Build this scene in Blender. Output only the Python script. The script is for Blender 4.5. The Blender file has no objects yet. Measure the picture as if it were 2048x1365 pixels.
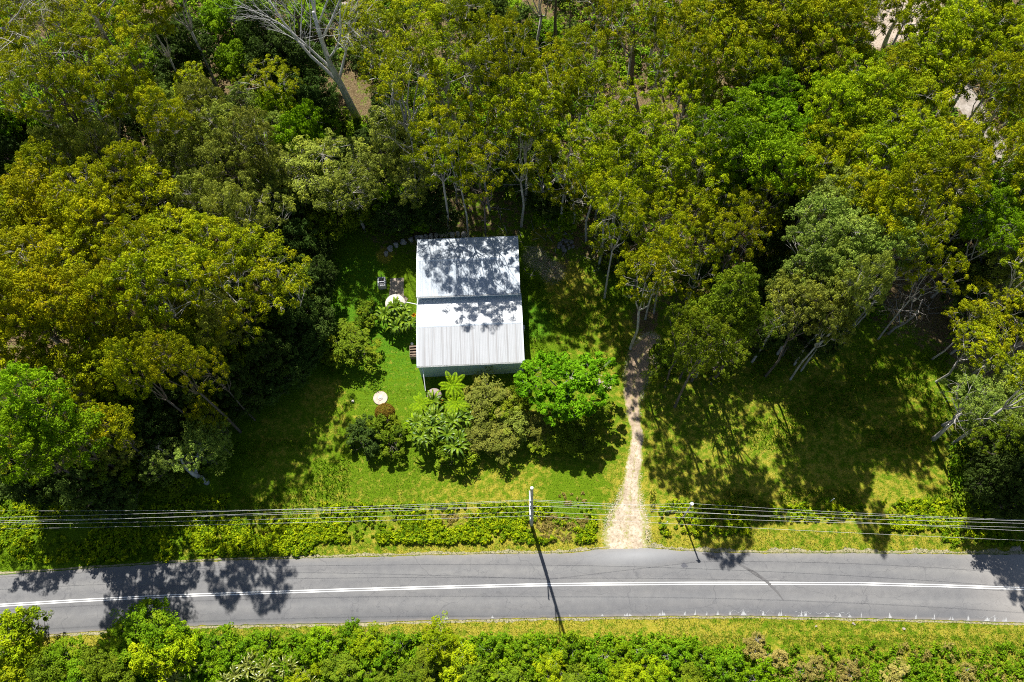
import bpy, math, numpy as np
from mathutils import Vector, Matrix
R_ = math.radians
rng = np.random.default_rng(7)
S = bpy.context.scene
COL = S.collection

# ------------------------------------------------------------------ camera
FPX, TILT, CH, ROLL = 1700.0, 24.5, 95.0, 2.6
t = R_(TILT)
FW = np.array([0, math.sin(t), -math.cos(t)]); UP0 = np.array([0, math.cos(t), math.sin(t)]); RT0 = np.array([1., 0, 0])
a = R_(ROLL)
RT = RT0 * math.cos(a) - UP0 * math.sin(a); UP = UP0 * math.cos(a) + RT0 * math.sin(a)
CO = np.array([0, 0, CH])
cd = bpy.data.cameras.new('camera'); cam = bpy.data.objects.new('camera', cd); COL.objects.link(cam)
cd.sensor_width = 36; cd.lens = FPX / 2048 * 36; cd.clip_end = 6000; cd.clip_start = 1
M = Matrix(((RT[0], UP[0], -FW[0], CO[0]), (RT[1], UP[1], -FW[1], CO[1]), (RT[2], UP[2], -FW[2], CO[2]), (0, 0, 0, 1)))
cam.matrix_world = M
S.camera = cam
# ------------------------------------------------------------------ light
SUN_EL, SUN_AZ = 51.0, -13.8            # azimuth from +Y, negative = towards -X
w = bpy.data.worlds.new('World'); S.world = w; w.use_nodes = True
nt = w.node_tree; bg = nt.nodes['Background']; sky = nt.nodes.new('ShaderNodeTexSky')
sky.sky_type = 'NISHITA'; sky.sun_disc = False; sky.sun_elevation = R_(SUN_EL); sky.sun_rotation = R_(SUN_AZ)
nt.links.new(sky.outputs[0], bg.inputs[0]); bg.inputs[1].default_value = 0.055
sl = bpy.data.lights.new('sun', 'SUN'); sl.energy = 5.0; sl.angle = R_(0.53); sl.color = (1, .975, .92)
so = bpy.data.objects.new('sun', sl); COL.objects.link(so)
sd = Vector((math.sin(R_(SUN_AZ)) * math.cos(R_(SUN_EL)), math.cos(R_(SUN_AZ)) * math.cos(R_(SUN_EL)), math.sin(R_(SUN_EL))))
so.rotation_euler = sd.to_track_quat('Z', 'Y').to_euler(); so.location = (0, 0, 120)
S.view_settings.view_transform = 'Standard'; S.view_settings.look = 'None'
S.view_settings.exposure = 0.95; S.view_settings.gamma = 1
S.render.engine = 'CYCLES'
cy = S.cycles; cy.max_bounces = 5; cy.diffuse_bounces = 3; cy.glossy_bounces = 2; cy.transmission_bounces = 3; cy.transparent_max_bounces = 4
cy.use_denoising = False; cy.pixel_filter_type = 'BLACKMAN_HARRIS'; cy.filter_width = 1.05; cy.sample_clamp_indirect = 4

# ------------------------------------------------------------------ terrain and unprojection
def hz(x, y):
    x = np.asarray(x, float); y = np.asarray(y, float)
    d = np.maximum(0, y - 58)
    k = np.clip(d / 14, 0, 1)
    s = 0.5 * k * k * 14 * .12 + np.maximum(0, d - 14) * .12
    s = np.minimum(s, 40 + 0 * s)
    n = .25 * np.sin(x * .21 + 1.3) * np.sin(y * .17 + .4) + .12 * np.sin(x * .57 + y * .31)
    m = np.clip((y - 62) / 12, 0, 1) + .35 * np.clip((np.abs(x + 2) - 26) / 10, 0, 1) * np.clip((y - 24) / 4, 0, 1)
    return s + n * np.clip(m, 0, 1.3) + np.clip((-y - 2) / 12, 0, 3) * -.2
def at(px, py, h=0.0):
    d = FW * FPX + RT * (px - 1024) - UP * (py - 682.5)
    z = h
    for _ in range(6):
        p = CO + d * ((z - CH) / d[2]); z = h + float(hz(p[0], p[1]))
    return Vector(CO + d * ((z - CH) / d[2]))
def at_z(px, py, z):
    d = FW * FPX + RT * (px - 1024) - UP * (py - 682.5)
    return Vector(CO + d * ((z - CH) / d[2]))
def proj(P):
    v = np.asarray(P) - CO; k = v @ FW
    return 1024 + FPX * (v @ RT) / k, 682.5 - FPX * (v @ UP) / k

# ------------------------------------------------------------------ materials
MATS = {}
def nodes(name):
    m = bpy.data.materials.new(name); m.use_nodes = True; n = m.node_tree.nodes; l = m.node_tree.links
    b = n['Principled BSDF']; return m, n, l, b
def noise(n, l, scale, detail=4, rough=.6, coord='Object', sc=(1, 1, 1)):
    tc = n.new('ShaderNodeTexCoord'); mp = n.new('ShaderNodeMapping'); mp.inputs['Scale'].default_value = sc
    tx = n.new('ShaderNodeTexNoise'); tx.inputs['Scale'].default_value = scale; tx.inputs['Detail'].default_value = detail; tx.inputs['Roughness'].default_value = rough
    l.new(tc.outputs[coord], mp.inputs[0]); l.new(mp.outputs[0], tx.inputs[0]); return tx.outputs[0]
def ramp(n, l, src, stops):
    r = n.new('ShaderNodeValToRGB'); e = r.color_ramp.elements
    while len(e) < len(stops): e.new(.5)
    for i, (p, c) in enumerate(stops):
        e[i].position = p; e[i].color = (*c, 1) if len(c) == 3 else c
    l.new(src, r.inputs[0]); return r.outputs[0]
def mix(n, l, fac, A, B, mode='MIX'):
    m = n.new('ShaderNodeMix'); m.data_type = 'RGBA'; m.blend_type = mode
    for s, v in ((m.inputs[0], fac), (m.inputs[6], A), (m.inputs[7], B)):
        if hasattr(v, 'is_output'): l.new(v, s)
        else: s.default_value = v if isinstance(v, (int, float)) else (*v, 1)
    return m.outputs[2]
def bump(n, l, b, src, strength=.5, dist=.05):
    bp = n.new('ShaderNodeBump'); bp.inputs['Strength'].default_value = strength; bp.inputs['Distance'].default_value = dist
    l.new(src, bp.inputs['Height']); l.new(bp.outputs[0], b.inputs['Normal'])
def simple(name, c1, c2=None, scale=6, rough=.7, metal=0, bs=.3, bd=.02, sc=(1, 1, 1), spec=.3):
    if name in MATS: return MATS[name]
    m, n, l, b = nodes(name)
    f = noise(n, l, scale, 5, .6, sc=sc)
    c2 = c2 or tuple(x * .7 for x in c1)
    l.new(ramp(n, l, f, [(.35, c2), (.65, c1)]), b.inputs['Base Color'])
    b.inputs['Roughness'].default_value = rough; b.inputs['Metallic'].default_value = metal
    b.inputs['Specular IOR Level'].default_value = spec
    if bs: bump(n, l, b, f, bs, bd)
    MATS[name] = m; return m
def leafmat(name, A, B, accent=None, transl=.25, var=.22, rough=.65, spec=.05):
    """colour between A and B by the leaf's own tint, accent on a few clumps, hue varies from plant to plant"""
    if name in MATS: return MATS[name]
    m, n, l, b = nodes(name)
    at_ = n.new('ShaderNodeAttribute'); at_.attribute_name = 'tint'
    ac = n.new('ShaderNodeAttribute'); ac.attribute_name = 'clump'
    oi = n.new('ShaderNodeObjectInfo')
    c = mix(n, l, at_.outputs['Fac'], A, B)
    if accent:
        mr = n.new('ShaderNodeMapRange'); mr.inputs[1].default_value = .55; mr.inputs[2].default_value = 1; mr.inputs[4].default_value = .8
        l.new(ac.outputs['Fac'], mr.inputs[0]); c = mix(n, l, mr.outputs[0], c, accent)
    hs = n.new('ShaderNodeHueSaturation')
    mr = n.new('ShaderNodeMapRange'); mr.inputs[3].default_value =   .5 - .002 * var / .25; mr.inputs[4].default_value = .5 + .020 * var / .25; l.new(oi.outputs['Random'], mr.inputs[0]); l.new(mr.outputs[0], hs.inputs['Hue'])
    ml = n.new('ShaderNodeMath'); ml.operation = 'MULTIPLY'; ml.inputs[1].default_value = 7.31; fr = n.new('ShaderNodeMath'); fr.operation = 'FRACT'
    l.new(oi.outputs['Random'], ml.inputs[0]); l.new(ml.outputs[0], fr.inputs[0])
    mr = n.new('ShaderNodeMapRange'); mr.inputs[3].default_value = 1 - var; mr.inputs[4].default_value = 1 + var; l.new(fr.outputs[0], mr.inputs[0]); l.new(mr.outputs[0], hs.inputs['Value'])
    l.new(c, hs.inputs['Color'])
    l.new(hs.outputs[0], b.inputs['Base Color']); b.inputs['Roughness'].default_value = rough; b.inputs['Specular IOR Level'].default_value = spec
    tr = n.new('ShaderNodeBsdfTranslucent'); l.new(hs.outputs[0], tr.inputs[0])
    ms = n.new('ShaderNodeMixShader'); ms.inputs[0].default_value = transl
    l.new(b.outputs[0], ms.inputs[1]); l.new(tr.outputs[0], ms.inputs[2]); l.new(ms.outputs[0], n['Material Output'].inputs[0])
    MATS[name] = m; return m

L = {
 'olive':  leafmat('leaf_olive', (.11, .155, .004), (.40, .415, .006), (.48, .42, .006)),
 'gold':   leafmat('leaf_gold', (.15, .175, .004), (.45, .43, .006), (.52, .43, .006)),
 'lime':   leafmat('leaf_lime', (.12, .19, .004), (.40, .47, .006), (.48, .48, .008)),
 'green':  leafmat('leaf_green', (.075, .12, .005), (.21, .27, .012), (.28, .30, .012)),
 'bright': leafmat('leaf_bright', (.09, .17, .003), (.24, .37, .006), (.32, .42, .008)),
 'grey':   leafmat('leaf_grey', (.14, .165, .018), (.36, .39, .055), (.40, .40, .03)),
 'pale':   leafmat('leaf_pale', (.13, .18, .02), (.31, .38, .06), (.36, .40, .05)),
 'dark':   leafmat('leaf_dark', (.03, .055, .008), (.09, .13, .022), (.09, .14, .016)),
 'poin':   leafmat('leaf_vivid', (.06, .17, .003), (.17, .37, .006), (.22, .42, .010), var=.02),
 'bottle': leafmat('leaf_bottlebrush', (.10, .12, .012), (.25, .26, .040), (.30, .27, .04), var=.12),
 'brown':  leafmat('leaf_rust', (.13, .10, .012), (.26, .17, .02), (.24, .13, .02), var=.05),
 'dry':    leafmat('leaf_dry', (.20, .17, .03), (.44, .35, .10), (.36, .26, .07), var=.2),
 'weed':   leafmat('leaf_weed', (.07, .155, .004), (.20, .33, .007), (.30, .37, .012), var=.13),
 'grass':  leafmat('grass_blade', (.07, .14, .004), (.18, .25, .006), (.30, .27, .03)),
}
BARK = simple('bark_pale', (.50, .47, .42), (.26, .23, .20), 3, .8, sc=(1, 1, .3))
BARKD = simple('bark_dark', (.16, .13, .11), (.07, .055, .045), 4, .9, sc=(1, 1, .3))
DEADW = simple('wood_bleached', (.58, .56, .54), (.36, .34, .32), 3, .8, sc=(1, 1, .4))
ROCK = simple('rock_pale', (.50, .42, .34), (.22, .18, .15), 2.5, .9, bs=.8, bd=.08)
ROCKG = simple('rock_grey', (.30, .27, .25), (.13, .12, .11), 3.5, .9, bs=.8, bd=.08)
WHITE = simple('paint_white', (.80, .80, .78), (.66, .66, .64), 3, .45, bs=.05)
GALV = simple('galvanised', (.55, .57, .60), (.42, .44, .47), 3, .4, .5, bs=.05)
CONC = simple('concrete', (.62, .55, .46), (.42, .37, .31), 5, .9, bs=.4)
TIMBER = simple('timber', (.24, .17, .12), (.12, .09, .07), 5, .8, sc=(1, 1, 6))
DARKM = simple('dark_plastic', (.04, .04, .045), (.025, .025, .03), 5, .5)
WIRE = simple('cable_bare', (.60, .59, .57), (.50, .49, .48), 3, .7, 0, bs=0)

# ------------------------------------------------------------------ object helpers
def tag(o, label=None, cat=None, group=None, kind=None):
    if label: o['label'] = label
    if cat: o['category'] = cat
    if group: o['group'] = group
    if kind: o['kind'] = kind
    return o
def empty(name, loc, label, cat, group=None, rz=0):
    o = bpy.data.objects.new(name, None); o.location = loc; o.rotation_euler[2] = rz; COL.objects.link(o)
    return tag(o, label, cat, group)
def mesh_obj(name, me, mat, parent=None, loc=None):
    o = bpy.data.objects.new(name, me); COL.objects.link(o)
    if mat and not me.materials: me.materials.append(mat)
    if parent: o.parent = parent
    if loc is not None: o.location = loc
    return o
def np_mesh(name, V, F, smooth=False, attrs=None):
    """V (n,3), F (m,k)"""
    me = bpy.data.meshes.new(name); V = np.asarray(V, np.float32); F = np.asarray(F, np.int32); k = F.shape[1]
    me.vertices.add(len(V)); me.vertices.foreach_set('co', V.ravel())
    me.loops.add(F.size); me.loops.foreach_set('vertex_index', F.ravel())
    me.polygons.add(len(F)); me.polygons.foreach_set('loop_start', np.arange(0, F.size, k, dtype=np.int32)); me.polygons.foreach_set('loop_total', np.full(len(F), k, np.int32))
    me.polygons.foreach_set('use_smooth', np.full(len(F), bool(smooth)))
    me.update(calc_edges=True)
    for an, av in (attrs or {}).items():
        A = me.attributes.new(an, 'FLOAT', 'POINT'); A.data.foreach_set('value', np.asarray(av, np.float32))
    return me
class MB:
    def __init__(s): s.v = []; s.f = []
    def add(s, V, F):
        o = len(s.v); s.v += [tuple(map(float, p)) for p in V]; s.f += [tuple(int(i) + o for i in f) for f in F]; return s
    def box(s, c, d, rz=0, taper=1.0):
        x, y, z = d[0] / 2, d[1] / 2, d[2] / 2; V = []
        for k, (sx, sy, sz) in enumerate([(-1, -1, -1), (1, -1, -1), (1, 1, -1), (-1, 1, -1), (-1, -1, 1), (1, -1, 1), (1, 1, 1), (-1, 1, 1)]):
            q = taper if sz > 0 else 1; X, Y = sx * x * q, sy * y * q
            V.append((c[0] + X * math.cos(rz) - Y * math.sin(rz), c[1] + X * math.sin(rz) + Y * math.cos(rz), c[2] + sz * z))
        return s.add(V, [(0, 3, 2, 1), (4, 5, 6, 7), (0, 1, 5, 4), (1, 2, 6, 5), (2, 3, 7, 6), (3, 0, 4, 7)])
    def tube(s, P, r, n=6, cap=True):
        P = [Vector(p) for p in P]; r = r if hasattr(r, '__len__') else [r] * len(P)
        V = []; F = []; pu = None
        for i, p in enumerate(P):
            d = (P[min(i + 1, len(P) - 1)] - P[max(i - 1, 0)]); d = d.normalized() if d.length > 1e-9 else Vector((0, 0, 1))
            if pu is None: pu = d.orthogonal().normalized()
            u = (pu - d * pu.dot(d)); u = u.normalized() if u.length > 1e-6 else d.orthogonal().normalized(); pu = u; v = d.cross(u)
            for k in range(n):
                A = 2 * math.pi * k / n; V.append(p + (u * math.cos(A) + v * math.sin(A)) * r[i])
        for i in range(len(P) - 1):
            for k in range(n):
                k2 = (k + 1) % n; F.append((i * n + k, i * n + k2, (i + 1) * n + k2, (i + 1) * n + k))
        if cap: F.append(tuple(range(n))[::-1]); F.append(tuple((len(P) - 1) * n + k for k in range(n)))
        return s.add(V, F)
    def lathe(s, c, prof, n=32):
        V = []; F = []
        for r, z in prof:
            for k in range(n):
                A = 2 * math.pi * k / n; V.append((c[0] + r * math.cos(A), c[1] + r * math.sin(A), c[2] + z))
        m = len(prof)
        for i in range(m - 1):
            for k in range(n):
                k2 = (k + 1) % n; F.append((i * n + k, i * n + k2, (i + 1) * n + k2, (i + 1) * n + k))
        F.append(tuple(range(n))[::-1]); F.append(tuple((m - 1) * n + k for k in range(n)))
        return s.add(V, F)
    def mesh(s, name, smooth=False):
        me = bpy.data.meshes.new(name); me.from_pydata(s.v, [], s.f)
        me.polygons.foreach_set('use_smooth', np.full(len(me.polygons), bool(smooth)))
        me.update(); return me
    def build(s, name, mat, parent=None, loc=None, smooth=False, bevel=0):
        o = mesh_obj(name, s.mesh(name, smooth), mat, parent, loc)
        if bevel:
            b = o.modifiers.new('bevel', 'BEVEL'); b.width = bevel; b.segments = 2; b.limit_method = 'ANGLE'
        return o

def leaves(rg, P, N, ln, wd, flat=1.0):
    """a diamond-shaped leaf at each P, roughly facing N"""
    n = len(P); nn = N * flat + rg.normal(size=(n, 3)) * .55; nn /= np.linalg.norm(nn, axis=1)[:, None] + 1e-9
    a_ = rg.normal(size=(n, 3)); tt = np.cross(nn, a_); tt /= np.linalg.norm(tt, axis=1)[:, None] + 1e-9; bb = np.cross(nn, tt)
    s = (rg.uniform(.65, 1.35, n))[:, None]
    q = tt * s * ln / 2; r = bb * s * wd / 2
    V = np.stack([P - q, P - r + q * .15, P + q, P + r + q * .15], 1).reshape(-1, 3)
    F = np.arange(4 * n).reshape(n, 4)
    return V, F
def join_leaf(name, parts):
    """parts: list of (V,F,tint per leaf,clump per leaf)"""
    V = np.concatenate([p[0] for p in parts]); off = 0; Fs = []
    for p in parts: Fs.append(p[1] + off); off += len(p[0])
    ti = np.repeat(np.concatenate([p[2] for p in parts]), 4); cl = np.repeat(np.concatenate([p[3] for p in parts]), 4)
    return np_mesh(name, V, np.concatenate(Fs), attrs={'tint': ti, 'clump': cl})
def unit(rg, n, zmin=-1.0):
    z = rg.uniform(zmin, 1, n); A = rg.uniform(0, 2 * math.pi, n); r = np.sqrt(1 - z * z)
    return np.stack([r * np.cos(A), r * np.sin(A), z], 1)
def puffs(rg, C, rp, nsub, nleaf, ln, wd, squash=.7, zmin=-.25, shell=.8):
    """leaf clumps: every centre carries smaller rounded tufts, every tuft its leaves"""
    C = np.asarray(C); n = len(C); rp = np.broadcast_to(rp, n)
    sd_ = unit(rg, n * nsub, zmin); base = np.repeat(C, nsub, 0); rr = np.repeat(rp, nsub)
    sc_ = base + sd_ * rr[:, None] * rg.uniform(.45, .95, n * nsub)[:, None] * np.array([1, 1, squash])
    sr = rr * rg.uniform(.28, .48, n * nsub)
    ct = np.repeat(rg.uniform(0, 1, n), nsub) * .6 + rg.uniform(0, 1, n * nsub) * .4
    d = unit(rg, n * nsub * nleaf, -.35); b2 = np.repeat(sc_, nleaf, 0); r2 = np.repeat(sr, nleaf)
    P = b2 + d * (r2 * rg.uniform(shell, 1.12, len(r2)))[:, None] * np.array([1, 1, .85])
    V, F = leaves(rg, P, d + np.array([0, 0, .35]), ln, wd, 1.0)
    cl = np.repeat(ct, nleaf); ti = np.clip(rg.uniform(0, 1, len(P)) * .75 + np.repeat(np.repeat(rg.uniform(-.2, .45, n), nsub), nleaf), 0, 1)
    return V, F, ti, cl

# ------------------------------------------------------------------ tree builder
def tree_proto(seed, R, H, n_puff, rp, nsub, nleaf, ln, wd, rz=.28, fork=.45, trunk_r=.28, lean=.6, limbs=5, squash=.7, twig=True, under=.25, gap=.95):
    rg = np.random.default_rng(seed)
    Rz = rz * H; cz = H - Rz
    ph = rg.uniform(0, 6.28, 4)
    C = []; tries = 0
    while len(C) < n_puff and tries < 6000:
        tries += 1
        z = rg.uniform(-under, 1); A = rg.uniform(0, 6.28); q = math.sqrt(max(0, 1 - z * z)) if z > 0 else 1.0 + .25 * z
        rad = R * (1 + .18 * math.sin(2 * A + ph[0]) + .14 * math.sin(3 * A + ph[1]) + .08 * math.sin(5 * A + ph[2])) * q * rg.uniform(.86, 1.0)
        if rg.uniform() < .3: rad *= rg.uniform(.3, .9)
        p = np.array([rad * math.cos(A), rad * math.sin(A), cz + Rz * z * rg.uniform(.8, 1.08)])
        if all(np.linalg.norm((p - c) * [1, 1, .8]) > rp * gap for c in C): C.append(p)
    C = np.array(C)
    rr = rp * np.clip(np.exp(rg.normal(0, .28, len(C))), .55, 1.7)
    crown = join_leaf('crown', [puffs(rg, C, rr, nsub, nleaf, ln, wd, squash)])
    # wood
    mb = MB(); top = Vector((rg.normal() * lean * .4, rg.normal() * lean * .4, fork * H))
    base_mid = Vector((rg.normal() * lean * .3, rg.normal() * lean * .3, fork * H * .5))
    mb.tube([(0, 0, -.4), (0, 0, .15), base_mid, top], [trunk_r * 1.5, trunk_r * 1.15, trunk_r * .9, trunk_r * .72], 9)
    LP = []
    for k in range(limbs):
        A = 6.28 * k / limbs + rg.uniform(-.4, .4); e = rg.uniform(.45, .8)
        end = Vector((math.cos(A) * R * e, math.sin(A) * R * e, cz + Rz * rg.uniform(-.1, .45)))
        if k == 0: end = Vector((rg.normal() * .4, rg.normal() * .4, cz + Rz * .6))
        pts = [top]; 
        for j in (1, 2, 3, 4):
            u = j / 4; p = top.lerp(end, u); p.z += math.sin(u * 3.14) * -.06 * H + rg.normal() * .15; p.x += rg.normal() * .25; p.y += rg.normal() * .25; pts.append(p)
        rad = [trunk_r * x for x in (.62, .48, .34, .22, .1)]
        mb.tube(pts, rad, 7); LP += [(p, rad[i]) for i, p in enumerate(pts) if i > 0]
    if twig:
        for c in C:
            c = Vector(c); p, r = min(LP, key=lambda q: (q[0] - c).length + (2 if q[0].z > c.z else 0))
            m = p.lerp(c, .5) + Vector((rg.normal() * .25, rg.normal() * .25, rg.normal() * .15 + .1))
            r = min(r, .09) ; mb.tube([p, m, c + Vector((0, 0, -.1))], [r, r * .65, r * .25], 5, cap=False)
            for _ in range(2):
                e = c + Vector(unit(rg, 1)[0]) * rp * .8; mb.tube([m, e], [r * .5, r * .15], 4, cap=False)
    wood = mb.mesh('trunk', True)
    return crown, wood

def dead_mesh(seed, H, R, r0=.38, depth=4, lean=(0, 0), up=.55, nb=3, start=.35, wig=.12):
    rg = np.random.default_rng(seed); mb = MB()
    def grow(p, d, ln, r, k):
        pts = [p]; rad = [r]; q = p; n = 5
        for i in range(n):
            d = (d + Vector(unit(rg, 1)[0]) * wig * (1 + .3 * k) + Vector((0, 0, .03))).normalized(); q = q + d * ln / n; pts.append(q); rad.append(r * (1 - .72 * (i + 1) / n))
        mb.tube(pts, rad, max(4, 9 - k * 2))
        if k < depth:
            for j in range(nb + (2 if k == 0 else 0)):
                u = start + (1 - start) * (j + rg.uniform(.1, .9)) / (nb + (2 if k == 0 else 0)); i = min(n - 1, int(u * n)); pp = pts[i].lerp(pts[i + 1], u * n - i)
                side = Vector(unit(rg, 1)[0]); side = (side - d * side.dot(d)).normalized(); nd = (d * up + side * .8 + Vector((0, 0, .1))).normalized()
                grow(pp, nd, ln * rg.uniform(.38, .62) * (R if k == 0 else 1), rad[i] * .5, k + 1)
        return pts
    pts = grow(Vector((0, 0, -.3)), Vector((lean[0], lean[1], 1)).normalized(), H, r0, 0)
    return mb.mesh('trunk', True)

P = {}
for i in range(6): P['gum%d' % i] = tree_proto(100 + i, 4.6, 21, 60, .82, 9, 42 - 3 * i, .21 + .012 * i, .10 + .006 * i, rz=.17, fork=.5, under=.35, trunk_r=.25, gap=1.28, squash=.62)
for i in range(4): P['airy%d' % i] = tree_proto(160 + i, 4.8, 21, 36, .80, 8, 38, .22 + .012 * (i % 3), .10, rz=.20, fork=.5, under=.5, trunk_r=.22, gap=1.6, squash=.62, lean=1.2)
for i in range(3): P['tall%d' % i] = tree_proto(140 + i, 5.2, 24, 44, .85, 9, 40, .22, .10, rz=.20, fork=.52, trunk_r=.36, under=.5, limbs=6, gap=1.15, lean=1.6)
for i in range(4): P['fine%d' % i] = tree_proto(200 + i, 4.2, 13, 78, .70, 8, 34, .18 + .02 * (i % 2), .09, rz=.28, fork=.4, trunk_r=.22, under=.3)
for i in range(4): P['dense%d' % i] = tree_proto(300 + i, 3.6, 9, 58, .9, 8, 36, .27 + .04 * (i % 3), .15, rz=.42, fork=.3, trunk_r=.16, under=.5, limbs=4)
for i in range(3): P['small%d' % i] = tree_proto(400 + i, 2.2, 6, 34, .62, 8, 34, .21, .11, rz=.42, fork=.3, trunk_r=.09, under=.5, limbs=4)
for i in range(4): P['bush%d' % i] = tree_proto(500 + i, 1.5, 2.1, 24, .5, 7, 32, .19, .10, rz=.48, fork=.2, trunk_r=.06, under=.7, limbs=4)
P['poin'] = tree_proto(600, 4.7, 7.5, 85, .62, 7, 34, .42, .17, rz=.30, fork=.22, trunk_r=.22, under=.3, squash=.4, limbs=7, gap=1.1)
P['gnarl0'] = tree_proto(610, 4.0, 9, 22, .8, 7, 34, .24, .1, rz=.30, fork=.3, trunk_r=.28, under=.4, limbs=6, gap=1.3)
SIZE = {'gum': (4.6, 21), 'airy': (4.8, 21), 'tall': (5.2, 24), 'fine': (4.2, 13), 'dense': (3.6, 9), 'small': (2.2, 6), 'bush': (1.5, 2.1), 'poin': (4.7, 7.5), 'gnarl': (4.0, 9)}
def stem(p): return p.rstrip('0123456789')
PROTO = {}
def plant(name, proto, leaf, loc, sxy, sz, rz, label, cat, group=None, bark=None):
    """a thing (empty) with its crown and trunk as parts; copies of one source share mesh data"""
    if proto not in PROTO:
        root = bpy.data.objects.new(name, None); COL.objects.link(root)
        c = mesh_obj('crown', P[proto][0], L[leaf], root); tr = mesh_obj('trunk', P[proto][1], BARK, root)
        PROTO[proto] = (root, c, tr)
    else:
        r0, c0, t0 = PROTO[proto]
        root = r0.copy(); COL.objects.link(root); root.name = name
        for k in list(root.keys()): del root[k]
        c = c0.copy(); tr = t0.copy()
        for o, nm in ((c, 'crown'), (tr, 'trunk')): COL.objects.link(o); o.parent = root; o.name = nm
    for o, m in ((c, L[leaf]), (tr, bark or BARK)):
        o.material_slots[0].link = 'OBJECT'; o.material_slots[0].material = m
    root.location = loc; root.rotation_euler = (0, 0, rz); root.scale = (sxy, sxy, sz)
    return tag(root, label, cat, group)

# exec section 2
# ------------------------------------------------------------------ ground sheet with painted ground cover
def blob(X, Y, lst, default=0.0):
    out = np.full(X.shape, default)
    for px, py, r, v in lst:
        c = at(px, py); e = at(px + r, py); rad = abs(e.x - c.x)
        d = np.hypot(X - c.x, (Y - c.y) / 1.12) / rad
        k = np.clip(1.35 - d, 0, 1) ; out = out + (v - out) * np.minimum(1, k * 1.6)
    return out
fx = np.arange(-92, 88.01, .55); fy = np.arange(-8, 142, .55)
gx = np.concatenate([[-2600, -1200, -600, -300, -180, -125, -104], fx, [98, 115, 150, 250, 500, 1100, 2600]])
gy = np.concatenate([[-2600, -1200, -500, -200, -90, -45, -22], fy, [150, 170, 210, 300, 600, 1300, 2600]])
X, Y = np.meshgrid(gx, gy); Z = hz(X, Y)
V = np.stack([X, Y, Z], -1).reshape(-1, 3)
nx, ny = len(gx), len(gy); I = np.arange(nx * ny).reshape(ny, nx)
F = np.stack([I[:-1, :-1], I[:-1, 1:], I[1:, 1:], I[1:, :-1]], -1).reshape(-1, 4)
yard = [(1000, 700, 420, 0), (560, 930, 150, 0), (640, 800, 150, 0), (1100, 950, 500, 0), (1500, 900, 260, 0), (1750, 900, 220, 0), (1950, 950, 160, .2), (700, 560, 90, 0), (1170, 600, 120, 0), (500, 1040, 200, 0), (1000, 1080, 400, 0), (1500, 1080, 300, 0), (1850, 1060, 250, 0), (200, 1110, 260, .1), (1300, 1300, 700, 0), (300, 1320, 500, 0), (1960, 1280, 300, 0)]
litter = [(1260, 60, 110, 1), (1300, 130, 90, .9), (1340, 90, 60, 1), (1180, 30, 60, .8), (1060, 150, 60, .6), (1170, 270, 60, .7), (1220, 470, 80, .6), (1000, 420, 80, .5), (930, 380, 80, .5), (1110, 500, 40, .45), (1150, 450, 50, .6), (880, 450, 80, .6), (780, 450, 60, .5), (1420, 480, 120, .8), (1550, 520, 110, .8), (1330, 560, 70, .5), (1390, 520, 60, .7), (1500, 620, 60, .6), (1900, 520, 120, .95), (1960, 600, 100, .9), (1790, 500, 60, .7), (1650, 130, 70, .7), (420, 60, 120, .9), (560, 80, 80, .9), (690, 40, 60, .9), (270, 90, 50, .7), (320, 140, 40, .7), (1450, 160, 80, .6), (1740, 50, 60, .8), (1290, 640, 30, .7), (1105, 530, 35, .5), (2010, 950, 60, .5), (1500, 130, 70, .8)]
A_lit = blob(X, Y, yard, .72); A_lit = blob(X, Y, litter, 0) * 1 + A_lit * (1 - np.clip(blob(X, Y, [(p[0], p[1], p[2], 1) for p in litter], 0), 0, 1))
dry = [(650, 800, 45, .9), (620, 860, 50, .7), (560, 880, 60, .6), (690, 870, 50, .9), (1130, 560, 40, .95), (1150, 600, 55, .8), (1200, 660, 60, .6), (1260, 700, 60, .9), (1230, 760, 30, .7), (1100, 470, 40, .6), (1230, 950, 50, .6), (1100, 940, 90, .45), (1250, 860, 30, .6), (1330, 1000, 30, .7), (1520, 985, 60, .8), (1590, 1005, 60, .8), (1720, 1015, 60, .8), (800, 985, 60, .35), (770, 510, 16, 1), (1000, 1105, 500, .35), (1600, 1095, 500, .55), (1130, 1098, 40, .8), (360, 1270, 60, .9), (60, 1280, 60, 1), (170, 1285, 50, .8), (560, 1255, 260, .55), (1000, 1250, 260, .7), (1400, 1250, 260, .7), (1700, 1262, 240, .75), (1980, 1262, 100, .6), (1700, 1300, 240, .55), (1950, 1310, 130, .6), (1150, 990, 60, .3), (1850, 1010, 60, .6)]
A_dry = blob(X, Y, dry, .18)
lush = [(700, 640, 80, .9), (720, 560, 60, .7), (800, 740, 110, .8), (1070, 640, 40, .8), (1500, 850, 230, .55), (1650, 800, 160, .5), (870, 330, 60, .9), (910, 320, 50, .9), (620, 50, 40, 1), (260, 60, 60, .9), (280, 150, 40, .9), (1990, 230, 50, .9), (2020, 150, 60, .8), (700, 1090, 320, .4), (1130, 1098, 70, .5)]
A_lus = blob(X, Y, lush, .25)
A_gra = blob(X, Y, [(1070, 515, 30, .5), (1105, 545, 30, .5), (1300, 690, 30, .6), (1285, 720, 34, .6), (1272, 755, 30, .55), (1268, 790, 24, .5), (1268, 830, 20, .45), (1273, 870, 18, .45), (1271, 910, 19, .5), (1266, 950, 22, .5), (1261, 990, 28, .55), (1257, 1030, 38, .55), (1254, 1070, 54, .6), (1215, 770, 10, .7), (2035, 1110, 16, .9), (1800, 40, 50, .85), (1850, 25, 40, .85), (1755, 75, 24, .8), (1915, 190, 30, .7)], 0)
me = np_mesh('ground', V, F, True, {'litter': A_lit.ravel(), 'dry': A_dry.ravel(), 'lush': A_lus.ravel(), 'gravel': A_gra.ravel()})
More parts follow.
